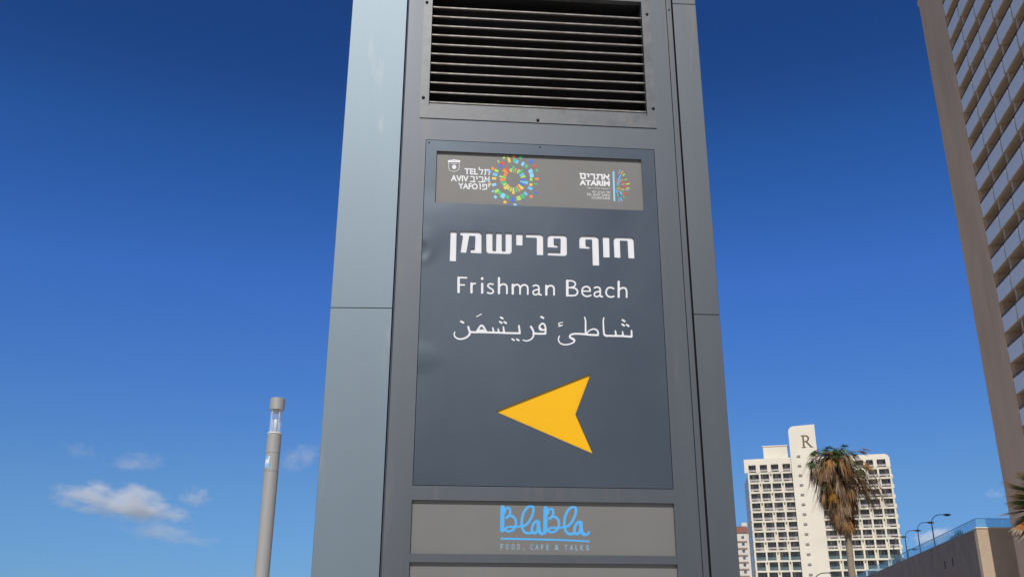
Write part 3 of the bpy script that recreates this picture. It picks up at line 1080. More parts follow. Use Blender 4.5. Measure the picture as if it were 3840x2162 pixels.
# side wall of the left wing, set at a blunt corner, with shaded windows
mb = MB()
nx_, ny_ = -0.985, 0.17
dirx, diry = 0.17 * cos(0), 0.985
c17, s17 = cos(-HF.yaw), sin(-HF.yaw)
wv = (0.17, 0.985)
lv = (wv[0] * c17 - wv[1] * s17, wv[0] * s17 + wv[1] * c17)
p0 = (-.36, .4); p1 = (p0[0] + lv[0] * 22, p0[1] + lv[1] * 22)
mb.prism([p0, (-.352, .5), (-.352, 1.76), (5, 1.78), (5, 22), p1], 0, ztopl + .1)
mb.build('side_wall', M['cream2'], hotel)
mb = MB()
for k in range(2, len(zl) - 1):
    for s0, s1 in ((2.0, 6.0), (11, 15)):
        mb = MB()
        a = (p0[0] + lv[0] * s0, p0[1] + lv[1] * s0); b = (p0[0] + lv[0] * s1, p0[1] + lv[1] * s1)
        off = (-.03 * lv[1], .03 * lv[0])
        mb.quad((b[0] + off[0], b[1] + off[1], zl[k] + .8), (a[0] + off[0], a[1] + off[1], zl[k] + .8), (a[0] + off[0], a[1] + off[1], zl[k + 1] - .5), (b[0] + off[0], b[1] + off[1], zl[k + 1] - .5))
        mb.build('side_window', M['wglass'], hotel)
# stepped right edge balconies
mb = MB()
for k, z in enumerate(zl[:-1]):
    mb.box(43.06, 43.55, .5 if k % 2 else .9, 4.5, z - .1, z + 1.1)
mb.build('corner_balcony', M['cream'], hotel)
# slab
mb = MB()
sx0, sx1, szt = 13.45, 21.75, 67.5
out = [(sx0, 0), (sx1, 0), (sx1, szt + .1)] + [(sx0 + 1.9 - 1.9 * sin(a), szt - 1.9 + 1.9 * cos(a) - .15) for a in [radians(12.9 * j) for j in range(0, 8)]]
mb.prism_y(out[::-1], -1.3, 6.0)
mb.build('slab', M['cream'], hotel)
mb = MB()
mb.box(4.9, 12.6, 3.0, 9.0, Z57 - .06, 61.9)
mb.box(4.6, 12.8, 2.8, 9.2, 61.9, 62.2)
mb.build('penthouse', M['cream'], hotel)
mv = None
for k in range(0, 17):
    z = 57.3 - 3.04 * k
    mb = MB()
    mb.add([(15.35, -1.303, z), (15.35, -1.62, z), (16.45, -1.62, z), (16.45, -1.303, z), (15.35, -1.303, z + .55), (16.45, -1.303, z + .55)],
           [(0, 3, 2, 1), (1, 2, 5, 4), (0, 1, 4), (2, 3, 5)])
    if mv is None:
        mb.v = [(x, y, zz - z) for x, y, zz in mb.v]
        mv = mb.mesh('vent_hood', M['hood'])
    o = bpy.data.objects.new('vent_hood', mv)
    o.location = (0, 0, z); o.parent = hotel
    C.objects.link(o)
# serif R
mb = MB()
rx, rz_ = 17.25, 60.2


def RB(x0, x1, z0, z1):
    mb.box(rx + x0, rx + x1, -1.42, -1.303, rz_ + z0, rz_ + z1)


RB(0, 1.25, 0, .22); RB(0.38, 0.88, .22, 3.78); RB(0, .88, 3.78, 4.0)
arc = [(.88, 4.0), (1.5, 4.0), (2.15, 3.75), (2.5, 3.2), (2.45, 2.6), (2.05, 2.12), (1.5, 1.9), (.88, 1.85)]
arci = [(.88, 3.72), (1.45, 3.72), (1.8, 3.5), (2.0, 3.1), (1.97, 2.65), (1.7, 2.3), (1.4, 2.15), (.88, 2.12)]
for i in range(len(arc) - 1):
    q = [arc[i], arc[i + 1], arci[i + 1], arci[i]]
    mb.prism_y([(rx + a, rz_ + b) for a, b in q], -1.421, -1.303)
mb.prism_y([(rx + a, rz_ + b) for a, b in [(1.15, 2.0), (1.75, 2.0), (3.1, .2), (3.6, .0), (2.7, 0)]], -1.423, -1.303)
mb.build('letter', M['letter'], hotel)
# windows: a few kinds, reused
RW = random.Random(11)
WM = [M['wglass'], M['wframe'], M['curtain'], M['rail'], M['furn'], M['furnw'], M['railg']]


def window_mesh(seed, low):
    r = random.Random(seed)
    mb = MB()
    w, h = 2.9, 2.6
    mb.quad((0, 1.70, 0), (w, 1.70, 0), (w, 1.70, h), (0, 1.70, h), 0)
    mx = r.choice([.62, .68, .74]) * w
    mb.box(mx, mx + .16, 1.58, 1.69, 0, h - .1, 1)
    mb.box(.0, w, 1.60, 1.69, h * .62, h * .62 + .07, 1)
    mb.box(.0, .12, 1.60, 1.69, 0, h, 1)
    if r.random() < .75:
        a = r.uniform(.05, .3) * w if r.random() < .5 else mx + .2
        mb.quad((a, 1.66, 0), (min(w, a + r.uniform(.3, .8)), 1.66, 0), (min(w, a + .6), 1.66, h * .95), (a, 1.66, h * .95), 2)
    if low:
        mb.box(0.02, w - .02, .16, .20, .05, 1.05, 6)
    else:
        mb.box(0.02, w - .02, .2, .23, .40, .98, 3)
        mb.box(0.02, w - .02, .15, .25, 1.0, 1.05, 3)
    for _ in range(3):
        a = r.uniform(.1, w - .9)
        mb.box(a, a + r.uniform(.3, .7), .5, 1.0, .02, r.uniform(.45, .75), r.choice([4, 4, 5]))
    return mb.mesh('window', WM)


WV = [window_mesh(s, False) for s in range(5)]
WL = [window_mesh(s, True) for s in range(20, 24)]


def seen_order(wi):
    x0, x1, z0, z1, left, i, k = wi
    s = 0
    if z0 < 19:
        s += 100
    if not left and z0 > 30 and x1 < 39:
        s += 10 + (39 - x1) * .01
    return s


wins.sort(key=seen_order)
rest = MB()
for n_, (x0, x1, z0, z1, left, i, k) in enumerate(wins):
    me = RW.choice(WL if z0 < 26 else WV)
    sc = ((x1 - x0) / 2.9, 1, (z1 - z0) / 2.6)
    if n_ < 96:
        o = bpy.data.objects.new('window', me)
        o.location = (x0, .03, z0); o.scale = sc; o.parent = hotel
        C.objects.link(o)
    else:
        for p_ in me.polygons:
            rest.add([(x0 + me.vertices[v].co.x * sc[0], .03 + me.vertices[v].co.y, z0 + me.vertices[v].co.z * sc[2]) for v in p_.vertices], [tuple(range(len(p_.vertices)))], p_.material_index)
ro = rest.build('windows', WM, hotel)
ro['kind'] = 'stuff'

# ------------------------------------------------------------------ small apartment block behind, left of the hotel
M['flatwall'] = mat('pale_flats_wall', (0.66, 0.62, 0.56), 0.9, 0, 0.08, 0.3)
M['tile'] = mat('red_roof_tile', (0.29, 0.125, 0.095), 0.85, 0, 0.2, 1.5)
M['brownrail'] = mat('brown_slab_edge', (0.33, 0.22, 0.17), 0.8)
AF = Frame(.2385 * 440, 440, radians(-8))
ax0, azr = AF.hit(2771, 1985)
ax1 = AF.hit(2806, 1985)[0]
flats = empty('apartment_block', AF.o, AF.yaw, 'narrow pale apartment block with a red tiled roof, behind the cream hotel', 'building')
ztr = AF.hit(2790, 1995)[1]; zbr = AF.hit(2790, 1977)[1]
mb = MB(); mb.box(ax0 - 8, ax1, 0, 12, 0, ztr)
mb.build('wall', M['flatwall'], flats)
mb = MB(); mb.prism_y([(ax0 - 8.6, ztr), (ax1 + .6, ztr), (ax1 - .8, zbr + .6), (ax0 - 7, zbr + .6)], -.6, 12.6)
mb.build('roof', M['tile'], flats)
mb = MB(); mb.box(ax1 - 2.6, ax1 - .2, 3, 6, zbr + .5, zbr + 2.6)
mb.build('stair_head', M['flatwall'], flats)
fz = ztr - 3.6
while fz > 3:
    mb = MB(); mb.box(ax0 - 8.05, ax1 - 1.0, -.35, -.003, fz - .6, fz - .05)
    mb.build('slab_band', M['brownrail'], flats)
    mb = MB()
    mb.box(ax1 + .003, ax1 + 1.5, .3, 5, fz - .3, fz - .05)
    mb.box(ax1 + 1.4, ax1 + 1.5, .3, 5, fz - .05, fz + .9)
    mb.box(ax1 + .003, ax1 + 1.4, .3, .4, fz - .05, fz + .9)
    mb.build('balcony', M['flatwall'], flats)
    mb = MB(); mb.box(ax1 + .002, ax1 + .05, 1.2, 4.2, fz + .9, fz + 2.3)
    mb.build('window', M['wglass'], flats)
    mb = MB(); mb.box(ax0 + .8, ax0 + 2.0, -.04, -.002, fz + .9, fz + 2.1)
    mb.build('window', M['wglass'], flats)
    fz -= 3.0

# ------------------------------------------------------------------ tall tower on the right
M['tan'] = mat('tan_render', (0.68, 0.47, 0.30), 0.9, 0, 0.10, 0.25, (1, 1, .35), bump=0.05)
M['parw'] = mat('white_balcony_panel', (0.79, 0.82, 0.86), 0.6, 0, 0.05, 0.4)
M['under'] = mat('balcony_soffit', (0.56, 0.43, 0.31), 0.9, 0, 0.1, 0.5)
M['tglass'] = mat('tower_glazing', (0.03, 0.045, 0.05), 0.1, 0, 0.3, 0.5, spec=0.6)
M['tframe'] = mat('tower_fin', (0.58, 0.44, 0.31), 0.8)
M['metal'] = mat('dark_metal_rail', (0.08, 0.085, 0.09), 0.4, 0.5)
TA = radians(9.5)
TF = Frame(.5155 * 96, 96, pi / 2 - TA)
tower = empty('balcony_tower', TF.o, TF.yaw, 'tall tan tower block with rows of white balconies, at the right edge', 'building')
# local axes: +x away from the camera along the street, +y into ... (w points left); the facade looks to +y
ZTT = 74.2
D1, D2 = -7.75, -78.0
mb = MB()
mb.box(D1, 0.0, -16, 0.0, 0, ZTT)                     # blank end strip
mb.box(D2, D1, -16, -1.5, 0, ZTT - .6)                # body behind the balconies
mb.build('wall', M['tan'], tower)
mb = MB(); mb.box(D2 - .1, .12, -16.1, .12, ZTT + .002, ZTT + .5)
mb.build('coping', M['tan'], tower)
TFL = 3.075
NB = 17
BW = 4.12
zb0 = 63.8
floors = [zb0 + TFL * k for k in range(-20, 4)]
mb = MB()
for j in range(NB + 1):
    x = D1 - BW * j
    mb.box(x - .17, x + .17, -1.498, -.28, 0, ZTT - .6)
mb.build('fin', M['tframe'], tower)
mb = MB()
for j in range(NB):
    xa, xb = D1 - BW * (j + 1) + .11, D1 - BW * j - .11
    for z in floors:
        mb.quad((xa, -1.495, z + .15), (xb, -1.495, z + .15), (xb, -1.495, z + 2.7), (xa, -1.495, z + 2.7), 0)
        mb.box(xa + 1.5, xa + 1.58, -1.493, -1.42, z + .15, z + 2.7, 1)
        if (j * 7 + int(z)) % 5 < 2:
            mb.box(xa + 1.7, xa + 3.1, -1.492, -1.46, z + .2, z + 2.6, 2)
mb.build('glazing', [M['tglass'], M['tframe'], M['curtain']], tower)
mb = MB()
xa, xb = -BW + .16, -.16
mb.box(xa, xb, -.10, .0, 0.0, 1.48, 0)
mb.box(xa, xb, -1.48, -.101, .003, .16, 1)
for q in (xa + .05, (xa + xb) / 2, xb - .05):
    mb.box(q - .02, q + .02, -.07, -.03, 1.48, 1.68, 2)
mb.box(xa - .1, xb + .1, -.08, -.02, 1.68, 1.74, 2)
bal = mb.mesh('balcony', [M['parw'], M['under'], M['metal']])
# the ~100 balconies that show largest are parts of their own; the rest one part
def tower_px(x, z):
    p = TF.world(x, 0, z) - EYE
    d = p.dot(CF)
    return (p.dot(CR) / d * FPX + W0 / 2, H0 / 2 - p.dot(CU) / d * FPX, d) if d > 1 else (1e9, 1e9, d)


cand = []
for j in range(NB):
    for z in floors:
        px, py, d = tower_px(D1 - BW * j - .2, z + .5)
        inside = px < 3860 and -60 < py < 2200
        cand.append((0 if inside else 1, d, j, z))
cand.sort()
restb = MB()
for n_, (_, d, j, z) in enumerate(cand):
    if n_ < 98:
        o = bpy.data.objects.new('balcony', bal)
        o.location = (D1 - BW * j, 0, z); o.parent = tower
        C.objects.link(o)
    else:
        for p_ in bal.polygons:
            restb.add([tuple(bal.vertices[v].co + Vector((D1 - BW * j, 0, z))) for v in p_.vertices], [tuple(range(4))], p_.material_index)
o = restb.build('balconies', [M['parw'], M['under'], M['metal']], tower)
o['kind'] = 'stuff'

# ------------------------------------------------------------------ low terrace building beside the tower
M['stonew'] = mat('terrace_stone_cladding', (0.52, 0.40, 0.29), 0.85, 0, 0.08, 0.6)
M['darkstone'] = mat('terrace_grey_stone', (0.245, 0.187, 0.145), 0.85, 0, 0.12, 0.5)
M['cope'] = mat('pale_coping', (0.72, 0.68, 0.60), 0.8)
M['bglass'] = glass_mat('blue_balustrade_glass', (0.26, 0.56, 0.72), 0.32, 0.08)
BA = radians(11.5)
cx_, cy_ = .479 * 103.5, 103.5
BF = Frame(cx_, cy_, pi / 2 - BA)
ter = empty('terrace_building', (cx_, cy_, 0), 0, 'low stone terrace building with a blue glass balustrade, at the foot of the tan tower', 'building')
zt = 12.995
su, cu_ = sin(BA), cos(BA)
LW = 150.0
pf = [(0, 0), (LW * su, LW * cu_), (LW * su + 40, LW * cu_), (40, 0)]
mb = MB()
# street side wall, end wall, roof slab: two stones
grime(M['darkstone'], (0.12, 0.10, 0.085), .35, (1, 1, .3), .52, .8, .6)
grime(M['stonew'], (0.36, 0.27, 0.19), .5, (1, 1, .35), .52, .8, .6)
grime(M['tan'], (0.42, 0.30, 0.20), .16, (1, 1, .22), .5, .8, .6)
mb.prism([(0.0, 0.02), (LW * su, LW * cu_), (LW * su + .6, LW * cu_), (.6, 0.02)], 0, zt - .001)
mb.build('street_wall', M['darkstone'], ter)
mb = MB()
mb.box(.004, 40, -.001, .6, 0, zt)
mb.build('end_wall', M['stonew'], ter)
mb = MB()
mb.prism([(.7, .62), (LW * su + .65, LW * cu_ - .1), (LW * su + 40, LW * cu_ - .1), (40, .62)], zt - .6, zt - .2)
mb.build('roof_deck', M['paving'], ter)
mb = MB()
mb.box(-.06, 40.05, -.09, .66, zt + .002, zt + .13)
mb.build('coping', M['cope'], ter)
# small openings in the street wall
for px, py in ((3546, 2116), (3575, 2105)):
    mb = MB()
    u, z = BF.hit(px, py)
    a = (u * su - .012, u * cu_); b = ((u + .55) * su - .012, (u + .55) * cu_)
    mb.quad((a[0], a[1], z - .45), (b[0], b[1], z - .45), (b[0], b[1], z + .45), (a[0], a[1], z + .45))
    mb.build('wall_opening', M['black'], ter)
# balustrade of blue glass panes
bs = MB()
hb = 1.05
npan = 50
for k in range(npan):
    u0, u1 = k * LW / npan + .05, (k + 1) * LW / npan - .02
    a = (u0 * su + .25, u0 * cu_ + .3); b = (u1 * su + .25, u1 * cu_ + .3)
    bs.quad((a[0], a[1], zt - .2), (b[0], b[1], zt - .2), (b[0], b[1], zt + hb), (a[0], a[1], zt + hb))
for k in range(14):
    a, b = .3 + k * 2.8, .3 + (k + 1) * 2.8 - .03
    bs.quad((a, .3, zt - .1), (b, .3, zt - .1), (b, .3, zt + hb), (a, .3, zt + hb))
bs.build('balustrade_glass', M['bglass'], ter)
mb = MB()
mb.tube([(LW * su + .25, LW * cu_ + .3, zt + hb), (.25, .3, zt + hb), (40, .3, zt + hb)], .03, 6)
mb.build('handrail', M['metal'], ter)

# shrubs on the terrace, seen through the glass
M['leafd'] = mat('shrub_leaves', (0.055, 0.085, 0.035), 0.7, 0, 0.4, 3)
RS = random.Random(3)


def shrub(px, py, off, h, lab, lm=None):
    f = Frame(cx_ + off, cy_, pi / 2 - BA)
    u, z = f.hit(px, py)
    p = f.world(u, 0, 0)
    s = empty('terrace_shrub', (p.x, p.y, zt - .2), 0, lab, 'shrub', 'shrubs on the terrace')
    mb = MB()
    for _ in range(260):
        d = Vector((RS.gauss(0, 1), RS.gauss(0, 1), RS.gauss(0, .8))).normalized() * h * .5 * RS.random() ** .4
        c = Vector((0, 0, h * .55)) + d
        q = Vector((RS.gauss(0, 1), RS.gauss(0, 1), RS.gauss(0, 1))).normalized()
        e = q.orthogonal().normalized() * h * .09
        g_ = q.cross(e)
        mb.add([c - e, c + g_ * .5, c + e, c - g_ * .5], [(0, 1, 2, 3)])
    mb.build('leaves', lm or M['leafd'], s)
    mb = MB(); mb.tube([(0, 0, 0), (0.02, 0, h * .5)], [.05, .03], 6)
    mb.build('stem', M['brownrail'], s)


shrub(3597, 2003, 1.2, 1.25, 'dark round shrub behind the blue glass balustrade, nearer the corner pillar')
shrub(3575, 2015, 1.2, .95, 'small low shrub behind the blue glass balustrade, nearer the street lamps')

M['leafo'] = mat('dry_olive_leaves', (0.17, 0.15, 0.085), 0.8, 0, 0.4, 3)
shrub(3372, 2110, 1.6, 1.9, 'dry olive bush behind the far end of the terrace glass, by the hotel edge', M['leafo'])
# street lamps along the terrace
M['lampm'] = mat('dark_blue_grey_lamp', (0.035, 0.045, 0.06), 0.5, 0.3)
SF = Frame(cx_ + 4.5, cy_, pi / 2 - BA)


def arm_lamp(u, f, zbase, knee, rise, reach, ang, lab):
    p = f.world(u, 0, 0)
    e = empty('arm_street_lamp', (p.x, p.y, zbase), ang, lab, 'street lamp', 'curved arm street lamps by the terrace')
    k = knee - zbase
    mb = MB(); mb.tube([(0, 0, 0), (0, 0, k)], [.11, .075], 10)
    mb.build('pole', M['lampm'], e)
    mb = MB()
    mb.tube([(reach * .72 * (1 - cos(t)), 0, k + rise * sin(t)) for t in [pi / 2 * i / 8 for i in range(9)]] + [(reach, 0, k + rise)], .055, 8)
    mb.build('arm', M['lampm'], e)
    mb = MB()
    x0 = reach - .05
    mb.prism_y([(x0, k + rise - .08), (x0 + .5, k + rise - .22), (x0 + 1.05, k + rise - .1), (x0 + 1.0, k + rise + .08), (x0 + .4, k + rise + .15), (x0, k + rise + .08)][::-1], -.17, .17)
    mb.build('lamp_head', M['lampm'], e, bevel=.03)


lampd = [((3507.5, 2053), (3499, 1959), (3545, 1928)), ((3454, 2077), (3446.5, 1984), (3484, 1957)), ((3405.6, 2099), (3400, 2014), (3437, 1987)), ((3360, 2119), (3357, 2037), (3386, 2011))]
words_ = ['nearest and tallest of the dark curved arm lamps above the terrace glass', 'second dark curved arm lamp along the terrace, its head touching the nearest lamp',
          'third dark curved arm lamp along the terrace, beside the hotel edge', 'farthest dark curved arm lamp on the terrace, against the hotel windows']
for (b, k, h_), lb in zip(lampd, words_):
    ub, _z = SF.hit(*b)
    _, zk = SF.hit(*k)
    pw = SF.world(ub, 0, 0)
    hf = Frame(pw.x, pw.y, 0)
    kx, kz = hf.hit(*k)
    hx, hz = hf.hit(*h_)
    arm_lamp(ub, SF, zt - .2, zk, hz - zk, max(.8, hx - kx), 0.0, lb)
QF = Frame(.415 * 175, 175, 0)
hx, hz = QF.hit(3419, 2057)
kx, kz = QF.hit(3404, 2066)
arm_lamp(kx, QF, zt - .2, kz, hz - kz, hx - kx, 0.0, 'small distant arm lamp showing low beside the third terrace lamp')
# lamp in front of the hotel slab, only its arm shows
GF = Frame(.31 * 118, 118, 0)
hx, hz = GF.hit(3112, 2146)
kx, kz = GF.hit(3052, 2172)
arm_lamp(kx, GF, 0.0, kz - .3, hz - kz + .3, hx - kx, 0.0, 'dark curved street lamp arm at the foot of the hotel slab')

# ------------------------------------------------------------------ palms
M['trunk'] = mat('palm_trunk_bark', (0.30, 0.235, 0.17), 0.95, 0, 0.25, 6, (1, 1, 3), bump=0.4)
M['frond'] = mat('palm_frond', (1, 1, 1), 0.65, 0, 0.15, 4, attr=True)
_n = M['frond'].node_tree
_b = _n.nodes['Principled BSDF']
_t = _n.nodes.new('ShaderNodeBsdfTranslucent')
_m = _n.nodes.new('ShaderNodeMixShader')
_m.inputs[0].default_value = 0.3
_n.links.new(_b.inputs['Base Color'].links[0].from_socket, _t.inputs[0])
_n.links.new(_b.outputs[0], _m.inputs[1])
_n.links.new(_t.outputs[0], _m.inputs[2])
_n.links.new(_m.outputs[0], _n.nodes['Material Output'].inputs[0])
BRIGHT = [(0.09, 0.19, 0.03), (0.12, 0.23, 0.04), (0.07, 0.14, 0.025), (0.16, 0.24, 0.05)]
GREENS = [(0.055, 0.10, 0.022), (0.075, 0.13, 0.03), (0.045, 0.08, 0.02), (0.11, 0.15, 0.035)]
DEAD = [(0.40, 0.23, 0.11), (0.28, 0.135, 0.055), (0.48, 0.35, 0.22), (0.13, 0.068, 0.036), (0.50, 0.23, 0.055), (0.34, 0.225, 0.135), (0.44, 0.28, 0.13), (0.20, 0.112, 0.055)]


def frond(mb, r, base, az, el, lp, lb, col, fan, droop, nseg=12, wid=.05, tipcol=None, pw=.018):
    """Fan leaf: petiole from base, then narrow blades spreading from its end and bending down."""
    side = Vector((-sin(az), cos(az), 0))
    p = Vector(base)
    pts = [p.copy()]
    e = el
    n = 5
    for i in range(n):
        d = Vector((cos(az) * cos(e), sin(az) * cos(e), sin(e)))
        p = p + d * lp / n
        pts.append(p.copy())
        e = e + (-1.5 - e) * droop * .28
    mb.tube(pts, [pw] * n + [pw * .6], 3, 0, col, cap=False, smooth=False)
    d = Vector((cos(az) * cos(e), sin(az) * cos(e), sin(e)))
    roll = r.uniform(-.35, .35)
    nrm = side.cross(d)
    s2 = side * cos(roll) + nrm * sin(roll)
    for k in range(nseg):
        b = fan * (2 * (k + .5) / nseg - 1) + r.uniform(-.06, .06)
        dr = (d * cos(b) + s2 * sin(b)).normalized()
        L = lb * (1 - .22 * abs(b / max(fan, .1)) ** 2) * r.uniform(.85, 1.08)
        q = p.copy()
        wv_ = s2 * cos(b) - d * sin(b)
        prev = None
        cc = tuple(max(0, c * vj) for c in col) if (vj := r.uniform(.6, 1.3)) else col
        for j in range(4):
            t = j / 3
            ww = wid * (.45 + 1.1 * t if t < .4 else 1.0 - .85 * (t - .4) / .6)
            a_, b_ = q - wv_ * ww / 2, q + wv_ * ww / 2
            if prev:
                c2 = tipcol if (tipcol and j == 3) else cc
                mb.add([prev[0], prev[1], b_, a_], [(0, 1, 2, 3)], 0, c2)
            prev = (a_, b_)
            q = q + dr * L / 3
            dr = (dr + Vector((0, 0, -1)) * droop * (.25 + .5 * t) + Vector((r.gauss(0, .05), r.gauss(0, .05), 0))).normalized()


def trunk_mesh(mb, pts, r0, r1):
    n = len(pts)
    mb.tube(pts, [r0 + (r1 - r0) * i / (n - 1) for i in range(n)], 14)


DP = 62.0
palm = empty('shaggy_palm', (.3462 * DP, DP, 0), 0, 'tall fan palm with a thick dead brown skirt, before the cream hotel', 'palm tree')
PFm = Frame(.3462 * DP, DP, 0)
top_x, top_z = PFm.hit(3116, 1690)
bot_x, bot_z = PFm.hit(3180, 1998)
foot_x, foot_z = PFm.hit(3195, 2162)
tr_pts = []
for i in range(14):
    z = top_z * i / 13
    x = foot_x + (bot_x - foot_x) * min(1, max(0, (z - foot_z) / (bot_z - foot_z))) if z < bot_z else bot_x + (top_x - bot_x) * (z - bot_z) / (top_z - bot_z)
    if z < foot_z:
        x = foot_x + (foot_z - z) * .035
    tr_pts.append((x, 0, z))
mb = MB(); trunk_mesh(mb, tr_pts, .24, .17)
mb.build('trunk', M['trunk'], palm)


def axis(z):
    return Vector((bot_x + (top_x - bot_x) * (z - bot_z) / (top_z - bot_z), 0, z))


R = random.Random(21)
sk = MB()
H_ = top_z - bot_z


def prof(t):
    P_ = [(0, 2.0), (.25, 1.85), (.42, 1.45), (.6, 1.2), (.85, .95), (1, .45)]
    for (a, ra), (b, rb) in zip(P_, P_[1:]):
        if t <= b:
            return ra + (rb - ra) * (t - a) / (b - a)
    return .4


CLUMP = [[R.uniform(0, 2 * pi) for _ in range(15)] for _ in range(6)]
for k in range(640):
    t = R.random()                           # 0 top .. 1 bottom
    z = top_z - .1 - t * (H_ - 1.25)
    az = R.choice(CLUMP[int(t * 5.99)]) + R.gauss(0, .09)
    lp = max(.12, prof(t) * R.uniform(.45, 1.0))
    el = radians(R.uniform(-35, 0) - 25 * t if t > .2 else R.uniform(-12, 38))
    lb = R.uniform(.85, 1.35)
    c = R.choice(DEAD)
    if R.random() < .07 and t < .55:
        c = R.choice(GREENS)
    base = axis(z) + Vector((cos(az), sin(az), 0)) * .12
    frond(sk, R, base, az, el, lp, lb, c, R.uniform(.12, .40), R.uniform(.8, 1.25), 8, R.uniform(.028, .055))
for k in range(84):                          # loose strands hanging off the right and left
    s_ = 1 if k > 7 else -1
    az = R.uniform(-.6, .6) + (0 if s_ > 0 else pi)
    z = top_z - R.uniform(.1, 1.6 if s_ > 0 else 2.6)
    base = axis(z)
    frond(sk, R, base, az, radians(R.uniform(-25, 15)), R.uniform(1.7, 3.1) if s_ > 0 else R.uniform(1.2, 1.8), R.uniform(.9, 1.9), R.choice(DEAD), .25, .75, 5, .035, pw=.012)
sk.build('dead_frond_skirt', M['frond'], palm)
cr = MB()
YG = [(0.22, 0.24, 0.04), (0.16, 0.20, 0.035), (0.34, 0.24, 0.05)]
TUFTS = [((3100, 1697), 5, 45, BRIGHT), ((3130, 1703), 6, 50, GREENS + BRIGHT), ((3158, 1698), 5, 45, BRIGHT), ((3172, 1712), 8, -25, GREENS + BRIGHT), ((3158, 1725), 7, -50, BRIGHT), ((3186, 1705), 5, 0, GREENS), ((3062, 1702), 5, 0, GREENS + YG),
         ((3050, 1728), 4, -40, GREENS), ((3112, 1712), 3, -30, [(0.50, 0.22, 0.05)] + YG), ((3135, 1712), 3, -35, [(0.50, 0.22, 0.05)]), ((3222, 1742), 5, -40, GREENS + YG), ((3117, 1822), 4, -60, YG), ((3125, 1842), 3, -70, [(0.52, 0.27, 0.05)]), ((3215, 1700), 4, 20, YG + DEAD), ((3240, 1745), 4, -40, [(0.50, 0.25, 0.08)])]
for (px, py), n_, e0, cols in TUFTS:
    tx, tz = PFm.hit(px, py - 11, -.7)
    ax = axis(min(top_z, tz))
    for k in range(n_):
        away = 0 if tx > ax.x else pi
        az = R.gauss(-pi / 2, .5) if abs(tx - ax.x) < .6 else (away + R.gauss(0, .5) + (-.6 if away == 0 else .6))
        frond(cr, R, (tx + R.uniform(-.1, .1), R.uniform(-.8, -.3), tz + R.uniform(-.1, .1)), az, radians(e0 + R.uniform(-25, 25)), R.uniform(.15, .45), R.uniform(.5, .8), R.choice(cols), R.uniform(.6, 1.1), R.uniform(.25, .6), 14, .05)
    cr.tube([axis(min(tz, top_z) - .25), (tx, -.5, tz)], .02, 4, 0, (0.2, 0.2, 0.06))
for k in range(16):
    az = R.uniform(0, 2 * pi)
    frond(cr, R, axis(top_z - R.uniform(0, .3)), az, radians(R.uniform(-25, 18)), R.uniform(.6, 1.0), R.uniform(.55, .8), R.choice(GREENS + BRIGHT[:2]), R.uniform(.7, 1.2), R.uniform(.3, .6), 14, .05)
for k in range(5):                            # bare strands curling down on the left
    x0_, z0_ = PFm.hit(3064 + k * 3, 1815 + k * 14)
    cr.tube([(x0_ + .25, -.5, z0_ + .2), (x0_ - .1, -.6, z0_ - .35), (x0_ + .02, -.6, z0_ - 1.0), (x0_ + .35, -.55, z0_ - 1.5 - .1 * k)], .013, 4, 0, (0.16, 0.12, 0.09))
cr.build('crown', M['frond'], palm)

DN = 23.0
NF = Frame(0, DN, 0)
nx0, nz0 = NF.hit(3985, 1905)
palm2 = empty('fan_palm', (nx0, DN, 0), 0, 'green fan palm leaning into the frame at the right edge, with orange dead fronds', 'palm tree')
mb = MB(); trunk_mesh(mb, [(0.0, 0, nz0 * i / 10) for i in range(11)], .22, .17)
mb.build('trunk', M['trunk'], palm2)
R = random.Random(8)
cr = MB(); dd = MB()
top = Vector((0, 0, nz0))
for k in range(44):
    az = R.uniform(0, 2 * pi)
    frond(cr, R, top, az, radians(R.uniform(-10, 65)), R.uniform(.55, .85), R.uniform(.55, .75), R.choice(BRIGHT), R.uniform(.6, 1.0), R.uniform(.15, .35), 20, .06, (0.36, 0.25, 0.12))
for (ax_, az_, lp, lb, fan, c_) in ((3768, 1787, .62, .85, .30, BRIGHT[1]), (3788, 1836, .62, .80, .34, BRIGHT[3]), (3750, 1922, .70, .80, .42, GREENS[2]), (3830, 1752, .5, .75, .4, BRIGHT[0]), (3800, 1890, .5, .7, .4, BRIGHT[2])):
    for dy in (-.25, .2):
        tx, tz = NF.hit(ax_, az_, dy)
        v = Vector((tx - nx0, dy, tz - nz0))
        L = v.length
        frond(cr, R, top, atan2(v.y, v.x), atan2(v.z, hypot(v.x, v.y)) + .12, L - lb * .92, lb, c_, fan, .10, 18, .06, (0.40, 0.29, 0.15))
for k in range(64):
    az = R.uniform(0, 2 * pi)
    frond(dd, R, top - Vector((0, 0, R.uniform(.0, .7))), az, radians(R.uniform(-50, -8)), R.uniform(.55, .95), R.uniform(.5, .75), R.choice(DEAD + [(0.55, 0.20, 0.05), (0.5, 0.24, 0.06)]), R.uniform(.4, .8), R.uniform(.4, .8), 12, .05)
for (ax_, az_) in ((3795, 1962), (3788, 1985), (3812, 1998), (3832, 1990), (3822, 1962), (3805, 2012), (3812, 1950), (3780, 1972)):
    tx, tz = NF.hit(ax_, az_, -.75)
    v = Vector((tx - nx0, -.75, tz - nz0 + .35))
    frond(dd, R, top - Vector((0, 0, .2)), atan2(v.y, v.x), atan2(v.z, hypot(v.x, v.y)) + .25, v.length - .62, .62, R.choice([(0.62, 0.22, 0.04), (0.58, 0.30, 0.07), (0.46, 0.30, 0.16)]), .5, .35, 12, .05, (0.5, 0.4, 0.28))
cr.build('crown', M['frond'], palm2)
dd.build('dead_frond_skirt', M['frond'], palm2)

